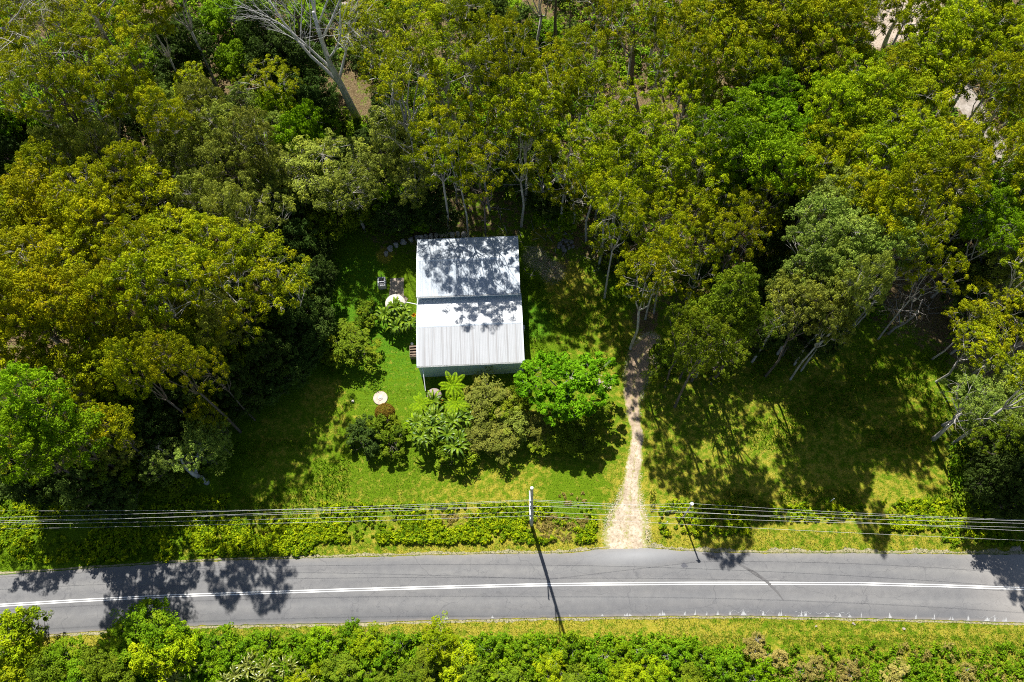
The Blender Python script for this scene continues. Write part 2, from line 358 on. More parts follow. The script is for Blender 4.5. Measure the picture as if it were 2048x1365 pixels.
m, n, l, b = nodes('ground')
def attr(nm): q = n.new('ShaderNodeAttribute'); q.attribute_name = nm; return q.outputs['Fac']
def math_(op, a_, b_=None, clamp=False):
    q = n.new('ShaderNodeMath'); q.operation = op; q.use_clamp = clamp
    for s, v in ((0, a_), (1, b_)):
        if v is None: continue
        if hasattr(v, 'is_output'): l.new(v, q.inputs[s])
        else: q.inputs[s].default_value = v
    return q.outputs[0]
nb = noise(n, l, .35, 3, .6); nm_ = noise(n, l, 1.3, 4, .7); nf = noise(n, l, 7, 3, .75); nh = noise(n, l, 26, 2, .6)
def sel(att, nz, k=6, amp=.9):
    """soft threshold of a painted amount, its edge broken up by noise"""
    return math_('MULTIPLY_ADD', math_('ADD', math_('ADD', att, math_('MULTIPLY', math_('SUBTRACT', nz, .5), amp * 2)), -.5), k, True) if False else math_('MULTIPLY', math_('ADD', math_('ADD', att, math_('MULTIPLY', math_('SUBTRACT', nz, .5), amp * 2)), -.42), k, True)
g1 = ramp(n, l, nf, [(.30, (.055, .11, .003)), (.5, (.10, .175, .004)), (.72, (.175, .25, .008))])
g2 = ramp(n, l, nf, [(.3, (.04, .12, .004)), (.7, (.10, .23, .008))])
g3 = ramp(n, l, nf, [(.28, (.20, .19, .010)), (.55, (.34, .29, .03)), (.75, (.52, .40, .14))])
l1 = ramp(n, l, nf, [(.28, (.045, .032, .014)), (.5, (.15, .105, .05)), (.72, (.34, .25, .14))])
gr = ramp(n, l, nf, [(.3, (.34, .26, .19)), (.7, (.60, .50, .40))])
c = mix(n, l, sel(attr('lush'), nm_, 3), g1, g2)
c = mix(n, l, sel(attr('dry'), nm_, 3), c, g3)
c = mix(n, l, sel(attr('litter'), nm_, 4), c, l1)
c = mix(n, l, sel(attr('gravel'), nf, 5, .6), c, gr)
c = mix(n, l, .55, c, ramp(n, l, nh, [(.3, (.45, .45, .45)), (.7, (1.5, 1.5, 1.5))]), 'MULTIPLY')
l.new(c, b.inputs['Base Color']); b.inputs['Roughness'].default_value = .95; b.inputs['Specular IOR Level'].default_value = .1
bp = n.new('ShaderNodeBump'); bp.inputs['Strength'].default_value = .9; bp.inputs['Distance'].default_value = .12
l.new(math_('ADD', nf, math_('MULTIPLY', nh, .5)), bp.inputs['Height']); l.new(bp.outputs[0], b.inputs['Normal'])
tag(mesh_obj('ground', me, m), kind='structure')

# ------------------------------------------------------------------ road
def interp(pts, x): return np.interp(x, [p[0] for p in pts], [p[1] for p in pts])
TOP = [(-900, 1260), (-300, 1178), (0, 1150), (275, 1131), (344, 1126), (470, 1121), (585, 1118), (700, 1115), (852, 1111), (1024, 1108), (1128, 1107), (1165, 1104), (1196, 1099), (1240, 1097), (1300, 1096.5), (1350, 1101), (1420, 1105), (1520, 1107), (1700, 1107), (1864, 1108), (2048, 1110), (2400, 1120), (3000, 1160)]
MID = [(-900, 1340), (-300, 1240), (0, 1211), (150, 1202), (344, 1192), (520, 1186), (700, 1180), (880, 1175), (1059, 1170.5), (1200, 1168.5), (1380, 1167), (1560, 1167), (1727, 1168), (1880, 1172), (2048, 1177.5), (2400, 1192), (3000, 1235)]
BOT = [(-900, 1420), (-300, 1312), (0, 1276), (62, 1271), (200, 1262), (344, 1253), (520, 1249), (700, 1246), (860, 1241), (1024, 1237), (1128, 1235), (1380, 1232), (1500, 1232), (1692, 1236), (1864, 1240), (2048, 1246), (2400, 1262), (3000, 1310)]
xs = np.concatenate([np.arange(-900, -40, 60), np.arange(-40, 2100, 5), np.arange(2100, 3001, 60)])
rj = np.random.default_rng(3)
def jit(nn, amp): q = rj.normal(size=nn); q = np.convolve(q, [.25, .5, .25], 'same'); return q * amp
T = [at_z(x, y, .03) for x, y in zip(xs, interp(TOP, xs) + jit(len(xs), .8))]
Bm = [at_z(x, y, .03) for x, y in zip(xs, interp(BOT, xs) + jit(len(xs), .7))]
V = []; rows = 8
for a_, b_ in zip(T, Bm):
    for j in range(rows + 1):
        u = j / rows; p = a_.lerp(b_, u); V.append((p.x, p.y, .03 + .10 * (1 - (2 * u - 1) ** 2)))
k = rows + 1; I = np.arange(len(V)).reshape(-1, k)
F = np.stack([I[:-1, :-1], I[:-1, 1:], I[1:, 1:], I[1:, :-1]], -1).reshape(-1, 4)[:, ::-1]
me = np_mesh('road', V, F, True, {'across': np.tile(np.arange(k) / rows, len(xs))})
m, n, l, b = nodes('asphalt')
nf = noise(n, l, 14, 3, .8); nb = noise(n, l, .25, 4, .6, sc=(.35, 1.6, 1)); nh = noise(n, l, 45, 2, .7)
c = ramp(n, l, nh, [(.25, (.10, .098, .098)), (.5, (.158, .156, .154)), (.75, (.25, .245, .24))])
c = mix(n, l, .75, c, ramp(n, l, nb, [(.3, (.82, .83, .86)), (.7, (1.12, 1.1, 1.07))]), 'MULTIPLY')
wp = ramp(n, l, attr('across'), [(0, (1.25, 1.19, 1.1)), (.08, (1, 1, 1)), (.17, (.90, .90, .91)), (.27, (1.06, 1.06, 1.05)), (.38, (.92, .92, .93)), (.5, (1.03, 1.03, 1.03)), (.62, (.91, .91, .92)), (.73, (1.06, 1.06, 1.06)), (.84, (.90, .90, .91)), (.955, (.78, .79, .82)), (1, (1.2, 1.1, 1.0))])
c = mix(n, l, 1.0, c, wp, 'MULTIPLY')
nk = noise(n, l, 1.1, 6, .65, sc=(1.0, 1.0, 1)); c = mix(n, l, .8, c, ramp(n, l, nk, [(.3, (.86, .86, .87)), (.5, (1, 1, 1)), (.72, (1.12, 1.11, 1.09))]), 'MULTIPLY')
vo = n.new('ShaderNodeTexVoronoi'); vo.feature = 'DISTANCE_TO_EDGE'; vo.inputs['Scale'].default_value = 1; tcv = n.new('ShaderNodeTexCoord'); mpv = n.new('ShaderNodeMapping'); mpv.inputs['Scale'].default_value = (.16, .35, 1); nzv = n.new('ShaderNodeTexNoise'); nzv.inputs['Scale'].default_value = .8
l.new(tcv.outputs['Object'], nzv.inputs[0]); l.new(mix(n, l, .12, (0, 0, 0), (0, 0, 0)), mpv.inputs['Rotation']); mxv = mix(n, l, .25, (0, 0, 0), (1, 1, 1)); ad = n.new('ShaderNodeVectorMath'); ad.operation = 'ADD'; l.new(tcv.outputs['Object'], ad.inputs[0]); l.new(nzv.outputs['Color'], ad.inputs[1]); l.new(ad.outputs[0], mpv.inputs[0]); l.new(mpv.outputs[0], vo.inputs['Vector'])
c = mix(n, l, ramp(n, l, vo.outputs['Distance'], [(0, (.5, .5, .5)), (.012, (0, 0, 0))]), c, (.075, .075, .08))
# pale seepage and dust at the far right and by the driveway mouth
tc = n.new('ShaderNodeTexCoord'); sx = n.new('ShaderNodeSeparateXYZ'); l.new(tc.outputs['Object'], sx.inputs[0])
pe = at_z(1960, 1150, 0); mr = n.new('ShaderNodeMapRange'); mr.inputs[1].default_value = pe.x - 3; mr.inputs[2].default_value = pe.x + 6; l.new(sx.outputs[0], mr.inputs[0])
c = mix(n, l, math_('MULTIPLY', mr.outputs[0], nf), c, (.42, .38, .33))
pe = at_z(1270, 1110, 0); vm = n.new('ShaderNodeVectorMath'); vm.operation = 'SUBTRACT'; l.new(tc.outputs['Object'], vm.inputs[0]); vm.inputs[1].default_value = pe
vs = n.new('ShaderNodeVectorMath'); vs.operation = 'MULTIPLY'; l.new(vm.outputs[0], vs.inputs[0]); vs.inputs[1].default_value = (.13, .75, 0)
vl = n.new('ShaderNodeVectorMath'); vl.operation = 'LENGTH'; l.new(vs.outputs[0], vl.inputs[0])
c = mix(n, l, math_('MULTIPLY', math_('SUBTRACT', 1.0, vl.outputs['Value'], True), .75, True), c, (.30, .30, .30))
l.new(c, b.inputs['Base Color']); b.inputs['Roughness'].default_value = .85; b.inputs['Specular IOR Level'].default_value = .25
bump(n, l, b, nh, .35, .02)
tag(mesh_obj('road', me, m), kind='structure')

def shoulder(line, sg, wmax, name):
    V = []; wd_ = []
    for i, x in enumerate(np.arange(-300, 2600, 4)):
        y = float(interp(line, x)); p = at_z(x, y - sg * 1.5, .025); f = .5 + .3 * math.sin(x * .045) + .25 * math.sin(x * .13 + 1) + rj.normal() * .22
        wv = max(.03, wmax(x) * max(.1, f)); V += [(p.x, p.y, .022), (p.x, p.y + sg * (.12 + wv), .016 + float(hz(p.x, p.y)) * 0)]
    F = [(k, k + 1, k + 3, k + 2) if sg < 0 else (k, k + 2, k + 3, k + 1) for k in range(0, len(V) - 2, 2)]
    me = bpy.data.meshes.new(name); me.from_pydata(V, [], F)
    tag(mesh_obj(name, me, SHO), kind='structure')
SHO = simple('shoulder_gravel', (.36, .31, .20), (.17, .16, .07), 5, .95, bs=.6, bd=.04)
shoulder(TOP, 1, lambda x: .24 if 580 < x < 1180 else .40 if x > 1300 else .12, 'road_shoulder')
shoulder(BOT, -1, lambda x: .22 if x < 1200 else .12, 'road_shoulder')
def rsurf(x, y):
    """road surface height under a world point"""
    px, py = proj((x, y, .1)); u = (py - interp(TOP, px)) / (interp(BOT, px) - interp(TOP, px)); return .03 + .10 * max(0, 1 - (2 * u - 1) ** 2)
def road_line(off, wd, name):
    V = []; F = []
    for i, x in enumerate(np.arange(-600, 2801, 12)):
        p = at_z(x, float(interp(MID, x)), .13); q = at_z(x + 5, float(interp(MID, x + 5)), .13); d = (q - p).normalized(); nn = Vector((-d.y, d.x, 0))
        for s in (-1, 1):
            r = p + nn * (off + s * wd / 2); V.append((r.x, r.y, rsurf(r.x, r.y) + .006))
        if i: k = 2 * i; F.append((k - 2, k - 1, k + 1, k))
    me = bpy.data.meshes.new(name); me.from_pydata(V, [], F); return me
PAINT = simple('road_paint', (.84, .83, .80), (.70, .69, .66), 9, .6, bs=.1)
for off in (-.105, .105): tag(mesh_obj('road_centre_line', road_line(off, .095, 'road_centre_line'), PAINT), kind='structure')
# tyre marks, patch, pale seepage fans: thin sheets on the asphalt
def ribbon(name, pts, w0, w1, mat, lift=.010):
    V = []; F = []; W = [at_z(x, y, .12) for x, y in pts]
    Q = []
    for i in range(len(W) - 1):
        for u in np.linspace(0, 1, 6, endpoint=False): Q.append(W[i].lerp(W[i + 1], u))
    Q.append(W[-1])
    for i, p in enumerate(Q):
        d = (Q[min(i + 1, len(Q) - 1)] - Q[max(0, i - 1)]).normalized(); nn = Vector((-d.y, d.x, 0)); u = i / (len(Q) - 1); wd = w0 + (w1 - w0) * math.sin(math.pi * u) ** .7
        for s in (-1, 1):
            r = p + nn * s * (wd / 2 + rj.normal() * .008); V.append((r.x, r.y, rsurf(r.x, r.y) + lift))
        if i: k = 2 * i; F.append((k - 2, k - 1, k + 1, k))
    me = bpy.data.meshes.new(name); me.from_pydata(V, [], F); return me
TYRE = simple('tyre_rubber_mark', (.09, .085, .085), (.07, .068, .068), 9, .8, bs=0)
TYRE2 = simple('tyre_scuff', (.12, .115, .113), (.10, .098, .097), 9, .8, bs=0)
for nm, pts, a0, a1, mt in (('tyre_mark', [(1440, 1107), (1480, 1130), (1510, 1146), (1535, 1165), (1555, 1185), (1567, 1201)], .04, .32, TYRE2),
                        ('tyre_mark', [(1493, 1138), (1510, 1147), (1524, 1158)], .1, .34, TYRE),
                        ('tyre_mark', [(1404, 1107), (1420, 1112), (1435, 1117)], .05, .30, TYRE)):
    tag(mesh_obj(nm, ribbon(nm, pts, a0, a1, mt), mt), kind='structure')
mb = MB(); pts = [at_z(1364, 1128, .1), at_z(1368, 1125, .1), at_z(1372, 1129, .1), at_z(1376, 1134, .1), at_z(1366, 1136, .1), at_z(1362, 1132, .1)]
mb.add([(p.x, p.y, rsurf(p.x, p.y) + .008) for p in pts], [(5, 4, 3, 2, 1, 0)]); tag(mb.build('asphalt_patch', simple('patch_tar', (.09, .09, .10), (.07, .07, .08), 9, .8)), kind='structure')
SALT = simple('mineral_stain', (.40, .40, .39), (.26, .26, .26), 9, .9, bs=0)
mb = MB()
fans = [(1255, 14, 8), (1325, 14, 12), (1370, 4, 10), (1391, 7, 14), (1414, 4, 12), (1436, 5, 12), (1300, 4, 4), (1486, 12, 13), (1526, 8, 11), (1563, 12, 14), (1607, 16, 15), (1680, 14, 9), (1700, 6, 9), (1722, 3, 14), (1779, 8, 13), (1832, 4, 11), (1869, 8, 12), (1903, 8, 12), (1938, 6, 12), (1975, 14, 10), (1990, 5, 17), (2010, 10, 12), (1460, 4, 12), (1655, 8, 9), (985, 6, 7), (1205, 5, 7), (1140, 4, 6), (893, 6, 10)]
for x, wd_, hh in fans:
    y = float(interp(BOT, x)) - 1.2
    for k in range(7):                                   # each fan: a few tapering wisps
        x0 = x + rj.normal() * wd_ * .33; h = hh * math.exp(-((x0 - x) / (wd_ * .5)) ** 2) * rj.uniform(.6, 1.1); ww = wd_ * rj.uniform(.08, .2)
        Q = [at_z(x0 - ww, y, .1), at_z(x0 + ww, y, .1), at_z(x0 + ww * .35 + rj.normal() * .4, y - h * .55, .1), at_z(x0 + rj.normal() * .6, y - h, .1), at_z(x0 - ww * .35, y - h * .5, .1)]
        mb.add([(p.x, p.y, rsurf(p.x, p.y) + .010 + .0007 * k) for p in Q], [(0, 1, 2, 3, 4)])
for x0, x1 in ((1462, 1500), (1520, 1552), (1590, 1625), (1632, 1702), (1950, 2000)):      # wavy tide lines joining them
    pts = [(x, float(interp(BOT, x)) - 9 + 2.5 * math.sin(x * .35) + rj.normal() * .8) for x in np.arange(x0, x1, 4)]
    W = [at_z(x, y, .1) for x, y in pts]
    for p, q in zip(W[:-1], W[1:]):
        ww = rj.uniform(.008, .02); mb.add([(p.x, p.y - ww, rsurf(p.x, p.y) + .017), (q.x, q.y - ww, rsurf(q.x, q.y) + .017), (q.x, q.y + ww, rsurf(q.x, q.y) + .017), (p.x, p.y + ww, rsurf(p.x, p.y) + .017)], [(0, 1, 2, 3)])
tag(mb.build('mineral_stain', SALT), kind='structure')

# ------------------------------------------------------------------ driveway and the track up the hill
def strip(name, ctr, mat, lift, jamp=.10, step=.25, na=8):
    W = [(at(x, y), at(x + w_, y)) for x, y, w_ in ctr]; W = [(c_, abs(e.x - c_.x)) for c_, e in W]
    Q = []
    for (p, r), (q, s) in zip(W[:-1], W[1:]):
        k = max(2, int((q - p).length / step))
        for u in np.linspace(0, 1, k, endpoint=False): Q.append((p.lerp(q, u), r + (s - r) * u))
    Q.append(W[-1]); V = []
    for i, (p, r) in enumerate(Q):
        d = (Q[min(i + 1, len(Q) - 1)][0] - Q[max(0, i - 1)][0]); d.z = 0; d.normalize(); nn = Vector((-d.y, d.x, 0))
        e0 = r * (1 + jamp * (math.sin(i * .23) + .7 * math.sin(i * .61 + 2) + rj.normal() * .35)); e1 = r * (1 + jamp * (math.sin(i * .19 + 4) + .7 * math.sin(i * .53 + 1) + rj.normal() * .35))
        for j in range(na + 1):
            u = j / na * 2 - 1; s = u * (e1 if u > 0 else e0); q = p + nn * s; V.append((q.x, q.y, float(hz(q.x, q.y)) + lift * (1 - abs(u) ** 6) - .002))
    k = na + 1; I = np.arange(len(V)).reshape(-1, k)
    F = np.stack([I[:-1, :-1], I[:-1, 1:], I[1:, 1:], I[1:, :-1]], -1).reshape(-1, 4)
    return tag(mesh_obj(name, np_mesh(name, V, F, True, {'across': np.tile(np.arange(k) / na, len(Q)), 'along': np.repeat(np.linspace(0, 1, len(Q)), k)}), mat), kind='structure')
def gravelmat(name, A, B, C, mid=None):
    m, n, l, b = nodes(name)
    nf = noise(n, l, 3.2, 5, .75); nh = noise(n, l, 22, 3, .7); nb = noise(n, l, .7, 3, .6)
    c = ramp(n, l, nf, [(.34, C), (.46, B), (.62, A)])
    c = mix(n, l, .6, c, ramp(n, l, nh, [(.28, (.5, .48, .44)), (.7, (1.35, 1.35, 1.35))]), 'MULTIPLY')
    c = mix(n, l, .9, c, ramp(n, l, nb, [(.3, (.62, .57, .5)), (.7, (1.12, 1.12, 1.12))]), 'MULTIPLY')
    if mid:
        q = n.new('ShaderNodeAttribute'); q.attribute_name = 'along'; nq = noise(n, l, 2.2, 6, .8)
        s = n.new('ShaderNodeMath'); s.operation = 'MULTIPLY_ADD'; l.new(nq, s.inputs[0]); s.inputs[1].default_value = -.5; l.new(q.outputs['Fac'], s.inputs[2])
        c = mix(n, l, ramp(n, l, s.outputs[0], [(.0, (1, 1, 1)), (.38, (0, 0, 0))]), c, mid)
        ac = n.new('ShaderNodeAttribute'); ac.attribute_name = 'across'
        pk = ramp(n, l, ac.outputs['Fac'], [(0, (.40,) * 3), (.22, (.06,) * 3), (.5, (.24,) * 3), (.75, (.06,) * 3), (1, (.40,) * 3)])
        s2 = n.new('ShaderNodeMath'); s2.operation = 'ADD'; l.new(pk, s2.inputs[0]); l.new(nq, s2.inputs[1])
        c = mix(n, l, ramp(n, l, s2.outputs[0], [(.70, (0, 0, 0)), (.84, (.9,) * 3)]), c, (.24, .24, .05))
    l.new(c, b.inputs['Base Color']); b.inputs['Roughness'].default_value = .95; bump(n, l, b, nh, .8, .05); return m
strip('driveway', [(1305, 676, 10), (1296, 690, 22), (1282, 715, 26), (1272, 745, 24), (1266, 775, 19), (1265, 805, 15), (1270, 840, 13), (1274, 875, 12), (1271, 910, 13), (1267, 945, 15), (1262, 975, 18), (1259, 1005, 22), (1256, 1030, 28), (1254, 1055, 35), (1253, 1080, 41), (1254, 1098, 46)],
      gravelmat('driveway_gravel', (.58, .50, .39), (.46, .38, .28), (.28, .21, .13), mid=(.33, .235, .15)), .035, .13)
strip('track', [(1893, 130, 12), (1915, 165, 22), (1930, 195, 24), (1948, 225, 24), (1965, 260, 26), (1990, 300, 24), (2010, 340, 20)], gravelmat('track_dirt', (.42, .37, .32), (.34, .30, .26), (.22, .19, .16)), .05, .08, .5)
strip('garden_path', [(794, 557, 14), (794, 575, 14), (793, 597, 15), (812, 605, 9)], simple('paving', (.46, .38, .30), (.27, .22, .18), 3.5, .9, bs=.6), .06, .03)
# ------------------------------------------------------------------ house: two gabled sheds with corrugated roofs
def roofmat(name, A, B, streak, amount, rough=.4):
    m, n, l, b = nodes(name)
    uv = n.new('ShaderNodeAttribute'); uv.attribute_name = 'slope'      # 0 at the ridge, 1 at the eave
    nl = noise(n, l, 1.0, 5, .8, sc=(4.2, .05, .05)); nw = noise(n, l, 1.0, 3, .6, sc=(.9, .02, .02)); nb = noise(n, l, .8, 3, .6)
    base = mix(n, l, nb, A, B)
    len_ = ramp(n, l, nw, [(.36, (0, 0, 0)), (.66, (1, 1, 1))])                # how far up the slope the stain of each rib reaches
    q = n.new('ShaderNodeMath'); q.operation = 'ADD'; l.new(uv.outputs['Fac'], q.inputs[0]); l.new(len_, q.inputs[1])
    up_ = ramp(n, l, q.outputs[0], [(.2, (.35, .35, .35)), (1.5, (.6, .6, .6))]); fine = ramp(n, l, nl, [(.50, (0, 0, 0)), (.58, (1, 1, 1))])
    q3 = n.new('ShaderNodeMath'); q3.operation = 'MULTIPLY'; l.new(up_, q3.inputs[0]); l.new(fine, q3.inputs[1])
    q4 = n.new('ShaderNodeMath'); q4.operation = 'MULTIPLY'; l.new(q3.outputs[0], q4.inputs[0]); q4.inputs[1].default_value = amount; f = q4.outputs[0]
    c = mix(n, l, f, base, streak) if amount else base
    # sheet laps, every 0.76 m
    tc = n.new('ShaderNodeTexCoord'); sx = n.new('ShaderNodeSeparateXYZ'); l.new(tc.outputs['Object'], sx.inputs[0])
    mo = n.new('ShaderNodeMath'); mo.operation = 'PINGPONG'; mo.inputs[1].default_value = .55; l.new(sx.outputs[0], mo.inputs[0])
    lp = n.new('ShaderNodeMath'); lp.operation = 'LESS_THAN'; lp.inputs[1].default_value = .035; l.new(mo.outputs[0], lp.inputs[0])
    fm = n.new('ShaderNodeMath'); fm.operation = 'MULTIPLY'; fm.inputs[1].default_value = .35; l.new(lp.outputs[0], fm.inputs[0])
    c = mix(n, l, fm.outputs[0], c, tuple(x * .45 for x in B))
    l.new(c, b.inputs['Base Color']); b.inputs['Roughness'].default_value = rough; b.inputs['Specular IOR Level'].default_value = .35
    wv = n.new('ShaderNodeTexWave'); wv.wave_type = 'BANDS'; wv.bands_direction = 'X'; wv.inputs['Scale'].default_value = 4.1
    l.new(tc.outputs['Object'], wv.inputs[0]); bp = n.new('ShaderNodeBump'); bp.inputs['Strength'].default_value = .15; bp.inputs['Distance'].default_value = .02
    l.new(wv.outputs['Fac'], bp.inputs['Height']); l.new(bp.outputs[0], b.inputs['Normal'])
    return m
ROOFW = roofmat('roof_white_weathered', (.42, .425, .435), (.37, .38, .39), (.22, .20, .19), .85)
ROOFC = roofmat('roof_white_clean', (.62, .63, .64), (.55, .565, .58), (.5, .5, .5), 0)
ROOFB = roofmat('roof_zinc', (.45, .49, .53), (.39, .435, .48), (.28, .30, .32), .35, .45)
WALL = simple('wall_steel_green', (.50, .62, .62), (.45, .57, .57), 1.2, .5, bs=.05)
GUT = simple('gutter_metal', (.62, .66, .70), (.52, .56, .60), 2, .4, bs=.03)
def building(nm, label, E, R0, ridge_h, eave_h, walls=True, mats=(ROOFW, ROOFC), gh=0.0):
    """E: world corners of the eaves (front left, front right, back right, back left) at eave_h; R0: fraction of the ridge from front to back"""
    c = sum(E, Vector()) / 4
    ux = ((E[1] - E[0]) + (E[2] - E[3])); ux.z = 0; wx = ux.length / 2; ux.normalize(); rz = math.atan2(ux.y, ux.x); uy = Vector((-ux.y, ux.x, 0))
    wy = ((E[3] - E[0]) + (E[2] - E[1])).dot(uy) / 2
    root = empty(nm, (c.x, c.y, gh), label, 'building', None, rz)
    hx, hy = wx / 2, wy / 2; yr = -hy + wy * R0; eh, rh = eave_h - gh, ridge_h - gh
    t_ = .07
    for side, ye, mt in (('f', -hy, mats[0]), ('b', hy, mats[1])):
        # corrugated sheet: ribs are real folds across the slope
        nrib = int(wx / .19); xs_ = np.linspace(-hx, hx, nrib * 4 + 1); V = []; SL = []
        for i, x in enumerate(xs_):
            dz = .012 if i % 4 in (1, 2) else 0
            for j in range(5):
                u = j / 4; V.append((x, yr + (ye - yr) * u, rh + (eh - rh) * u + dz)); SL.append(u)
        k = 5; I = np.arange(len(V)).reshape(-1, k); F = np.stack([I[:-1, :-1], I[:-1, 1:], I[1:, 1:], I[1:, :-1]], -1).reshape(-1, 4)
        if side == 'b': F = F[:, ::-1]
        F = F[:, ::-1] if side == 'x' else F
        me = np_mesh('roof', V, F, False, {'slope': SL}); o = mesh_obj('roof', me, mt, root)
        so_ = o.modifiers.new('thick', 'SOLIDIFY'); so_.thickness = .02; so_.offset = -1
    mb = MB(); rc = .14
    mb.add([(-hx - .03, yr - rc, rh - .01), (hx + .03, yr - rc, rh - .01), (hx + .03, yr, rh + .055), (-hx - .03, yr, rh + .055), (-hx - .03, yr + rc, rh - .01), (hx + .03, yr + rc, rh - .01)], [(0, 1, 2, 3), (3, 2, 5, 4)])
    mb.build('ridge_cap', GUT, root)
    for s in (-1, 1):                                   # barge flashings along the gable ends
        mb = MB()
        for ye in (-hy, hy):
            x0 = s * (hx + .012); a0 = Vector((x0, yr, rh + .05)); a1 = Vector((x0, ye, eh + .05)); 
            x1, x2 = sorted((s * (hx - .10), s * (hx + .035)))
            V = [(x1, yr, rh + .035), (x2, yr, rh + .035), (x2, ye, eh + .035), (x1, ye, eh + .035), (x1, yr, rh - .14), (x2, yr, rh - .14), (x2, ye, eh - .14), (x1, ye, eh - .14)]
            mb.add(V, [(0, 1, 2, 3), (7, 6, 5, 4), (1, 5, 6, 2), (0, 3, 7, 4), (3, 2, 6, 7)])
        mb.build('barge_board', GUT, root)
    for ye, sg in ((-hy, -1), (hy, 1)):                 # open gutters
        mb = MB(); y0 = ye + sg * .005; y1 = ye + sg * .14; z = eh - .03
        sec = [(y0, z + .02), (y0, z - .11), (y1, z - .11), (y1, z + .03)]
        V = [(-hx - .02, y, zz) for y, zz in sec] + [(hx + .02, y, zz) for y, zz in sec]
        mb.add(V, [(0, 1, 5, 4), (1, 2, 6, 5), (2, 3, 7, 6)]); o = mb.build('gutter', WHITE if sg < 0 else GUT, root)
        q = o.modifiers.new('thick', 'SOLIDIFY'); q.thickness = .012
    # walls
    i_ = .10; X1 = hx - i_; Y0, Y1 = -hy + .12, hy - .12
    mb = MB(); zt = eh - .12
    mb.add([(-X1, Y0, -.3), (X1, Y0, -.3), (X1, Y0, zt), (-X1, Y0, zt)], [(0, 1, 2, 3)])
    mb.add([(X1, Y1, -.3), (-X1, Y1, -.3), (-X1, Y1, zt), (X1, Y1, zt)], [(0, 1, 2, 3)])
    for s in (-1, 1):
        V = [(s * X1, Y0, -.3), (s * X1, Y1, -.3), (s * X1, Y1, zt), (s * X1, yr, rh - .13), (s * X1, Y0, zt)]
        mb.add(V, [(0, 1, 2, 3, 4) if s > 0 else (4, 3, 2, 1, 0)])
    mb.build('wall', WALL, root)
    return root, (wx, wy, yr, eh, rh)
EH1, EH2 = 3.7, 4.6
E1 = [at_z(834.9, 733, EH1), at_z(1049, 723.5, EH1), at_z(1041.5, 588, EH1), at_z(834, 597, EH1)]
H1, D1 = building('front_shed', 'front half of the house under a bright white gabled roof with dark streaks', E1, .53, EH1 + .75, EH1)
E2 = [at_z(835, 594, EH2), at_z(1041, 586.5, EH2), at_z(1034.5, 474, EH2), at_z(833, 481.5, EH2)]
H2, D2 = building('rear_shed', 'rear half of the house under a higher blue-grey roof dappled by tree shade', E2, .60, EH2 + .45, EH2, mats=(ROOFB, ROOFB))
# windows, door and fittings on the front shed, all in its own axes
wx, wy, yr, eh, rh = D1; fy_ = -wy / 2 + .12
def window(root, x, y, z, wd, h, axis='y', sg=-1):
    fr = MB(); g = MB()
    def bx(m_, cx, cz, w_, h_, dp, off):
        c_ = (cx, y + sg * off, cz) if axis == 'y' else (x + sg * off, cx, cz); d = (w_, dp, h_) if axis == 'y' else (dp, w_, h_); m_.box(c_, d)
    cx = x if axis == 'y' else y
    for q in (-1, 1): bx(fr, cx + q * wd / 2, z, .06, h + .06, .07, .03)
    for q in (-1, 1): bx(fr, cx, z + q * h / 2, wd - .06, .06, .07, .03)
    bx(fr, cx, z, .05, h - .06, .06, .03)
    f = fr.build('window', GALV, root); bx(g, cx, z, wd - .05, h - .05, .02, .015); g.build('pane', simple('glass_dark', (.03, .04, .05), (.02, .03, .04), 2, .08, bs=0, spec=.8), f)
for y in (-2.2, 1.6): window(H1, wx / 2 - .10, y, 1.6, 1.4, 1.0, 'x', 1)
window(H1, -wx / 2 + .10, -1.0, 1.6, 1.6, 1.0, 'x', -1)
mb = MB().box((-wx / 2 + .07, 2.0, 1.03), (.05, .86, 2.06)); d = mb.build('door', simple('door_paint', (.5, .52, .5), (.44, .46, .44), 2, .5), H1); MB().box((-wx / 2 + .03, 2.3, 1.0), (.05, .10, .04)).build('handle', GALV, d)
rf = simple('rust_spot', (.18, .09, .05), (.12, .07, .05), 8, .9)
MB().box((3.6, -wy / 2 - .152, eh - .10), (1.5, .006, .05)).build('rust_streak', rf, H1)
# downpipe from the front gutter to the tank
def localpt(root, x, y, z): return root.location + Matrix.Rotation(root.rotation_euler[2], 3, 'Z') @ Vector((x, y, z))
def to_local(root, w_): return Matrix.Rotation(-root.rotation_euler[2], 3, 'Z') @ (Vector(w_) - root.location)
bpy.context.view_layer.update()
tk = at(870, 792)
e = to_local(H1, at_z(851, 782, 1.9))
p0 = Vector((-wx / 2 + .55, -wy / 2 - .08, eh - .12))
MB().tube([p0, p0 + Vector((0, -.02, -.22)), Vector((p0.x + .1, p0.y - .25, eh - .55)), e], .05, 8).build('downpipe', WHITE, H1)
for z, y_, sz in ((2.6, .35, (.34, .5, .7)), (2.9, 1.75, (.2, .26, .35)), (1.5, -3.6, (.3, .6, .5))):
    MB().box((wx / 2 + sz[0] / 2 - .095, y_, z), sz).build('meter_box', GALV, H1, bevel=.02)
wx2, wy2 = D2[0], D2[1]
for s in (-1, 1): MB().tube([(s * (wx2 / 2 - .35), -wy2 / 2 - .08, D2[3] - .13), (s * (wx2 / 2 - .35), -wy2 / 2 - .10, D2[3] - .55)], .045, 8).build('downpipe', WHITE, H2)
window(H2, wx2 / 2 - .10, .5, 1.7, 1.6, 1.0, 'x', 1); window(H2, -wx2 / 2 + .10, 1.2, 1.7, 1.4, 1.0, 'x', -1)

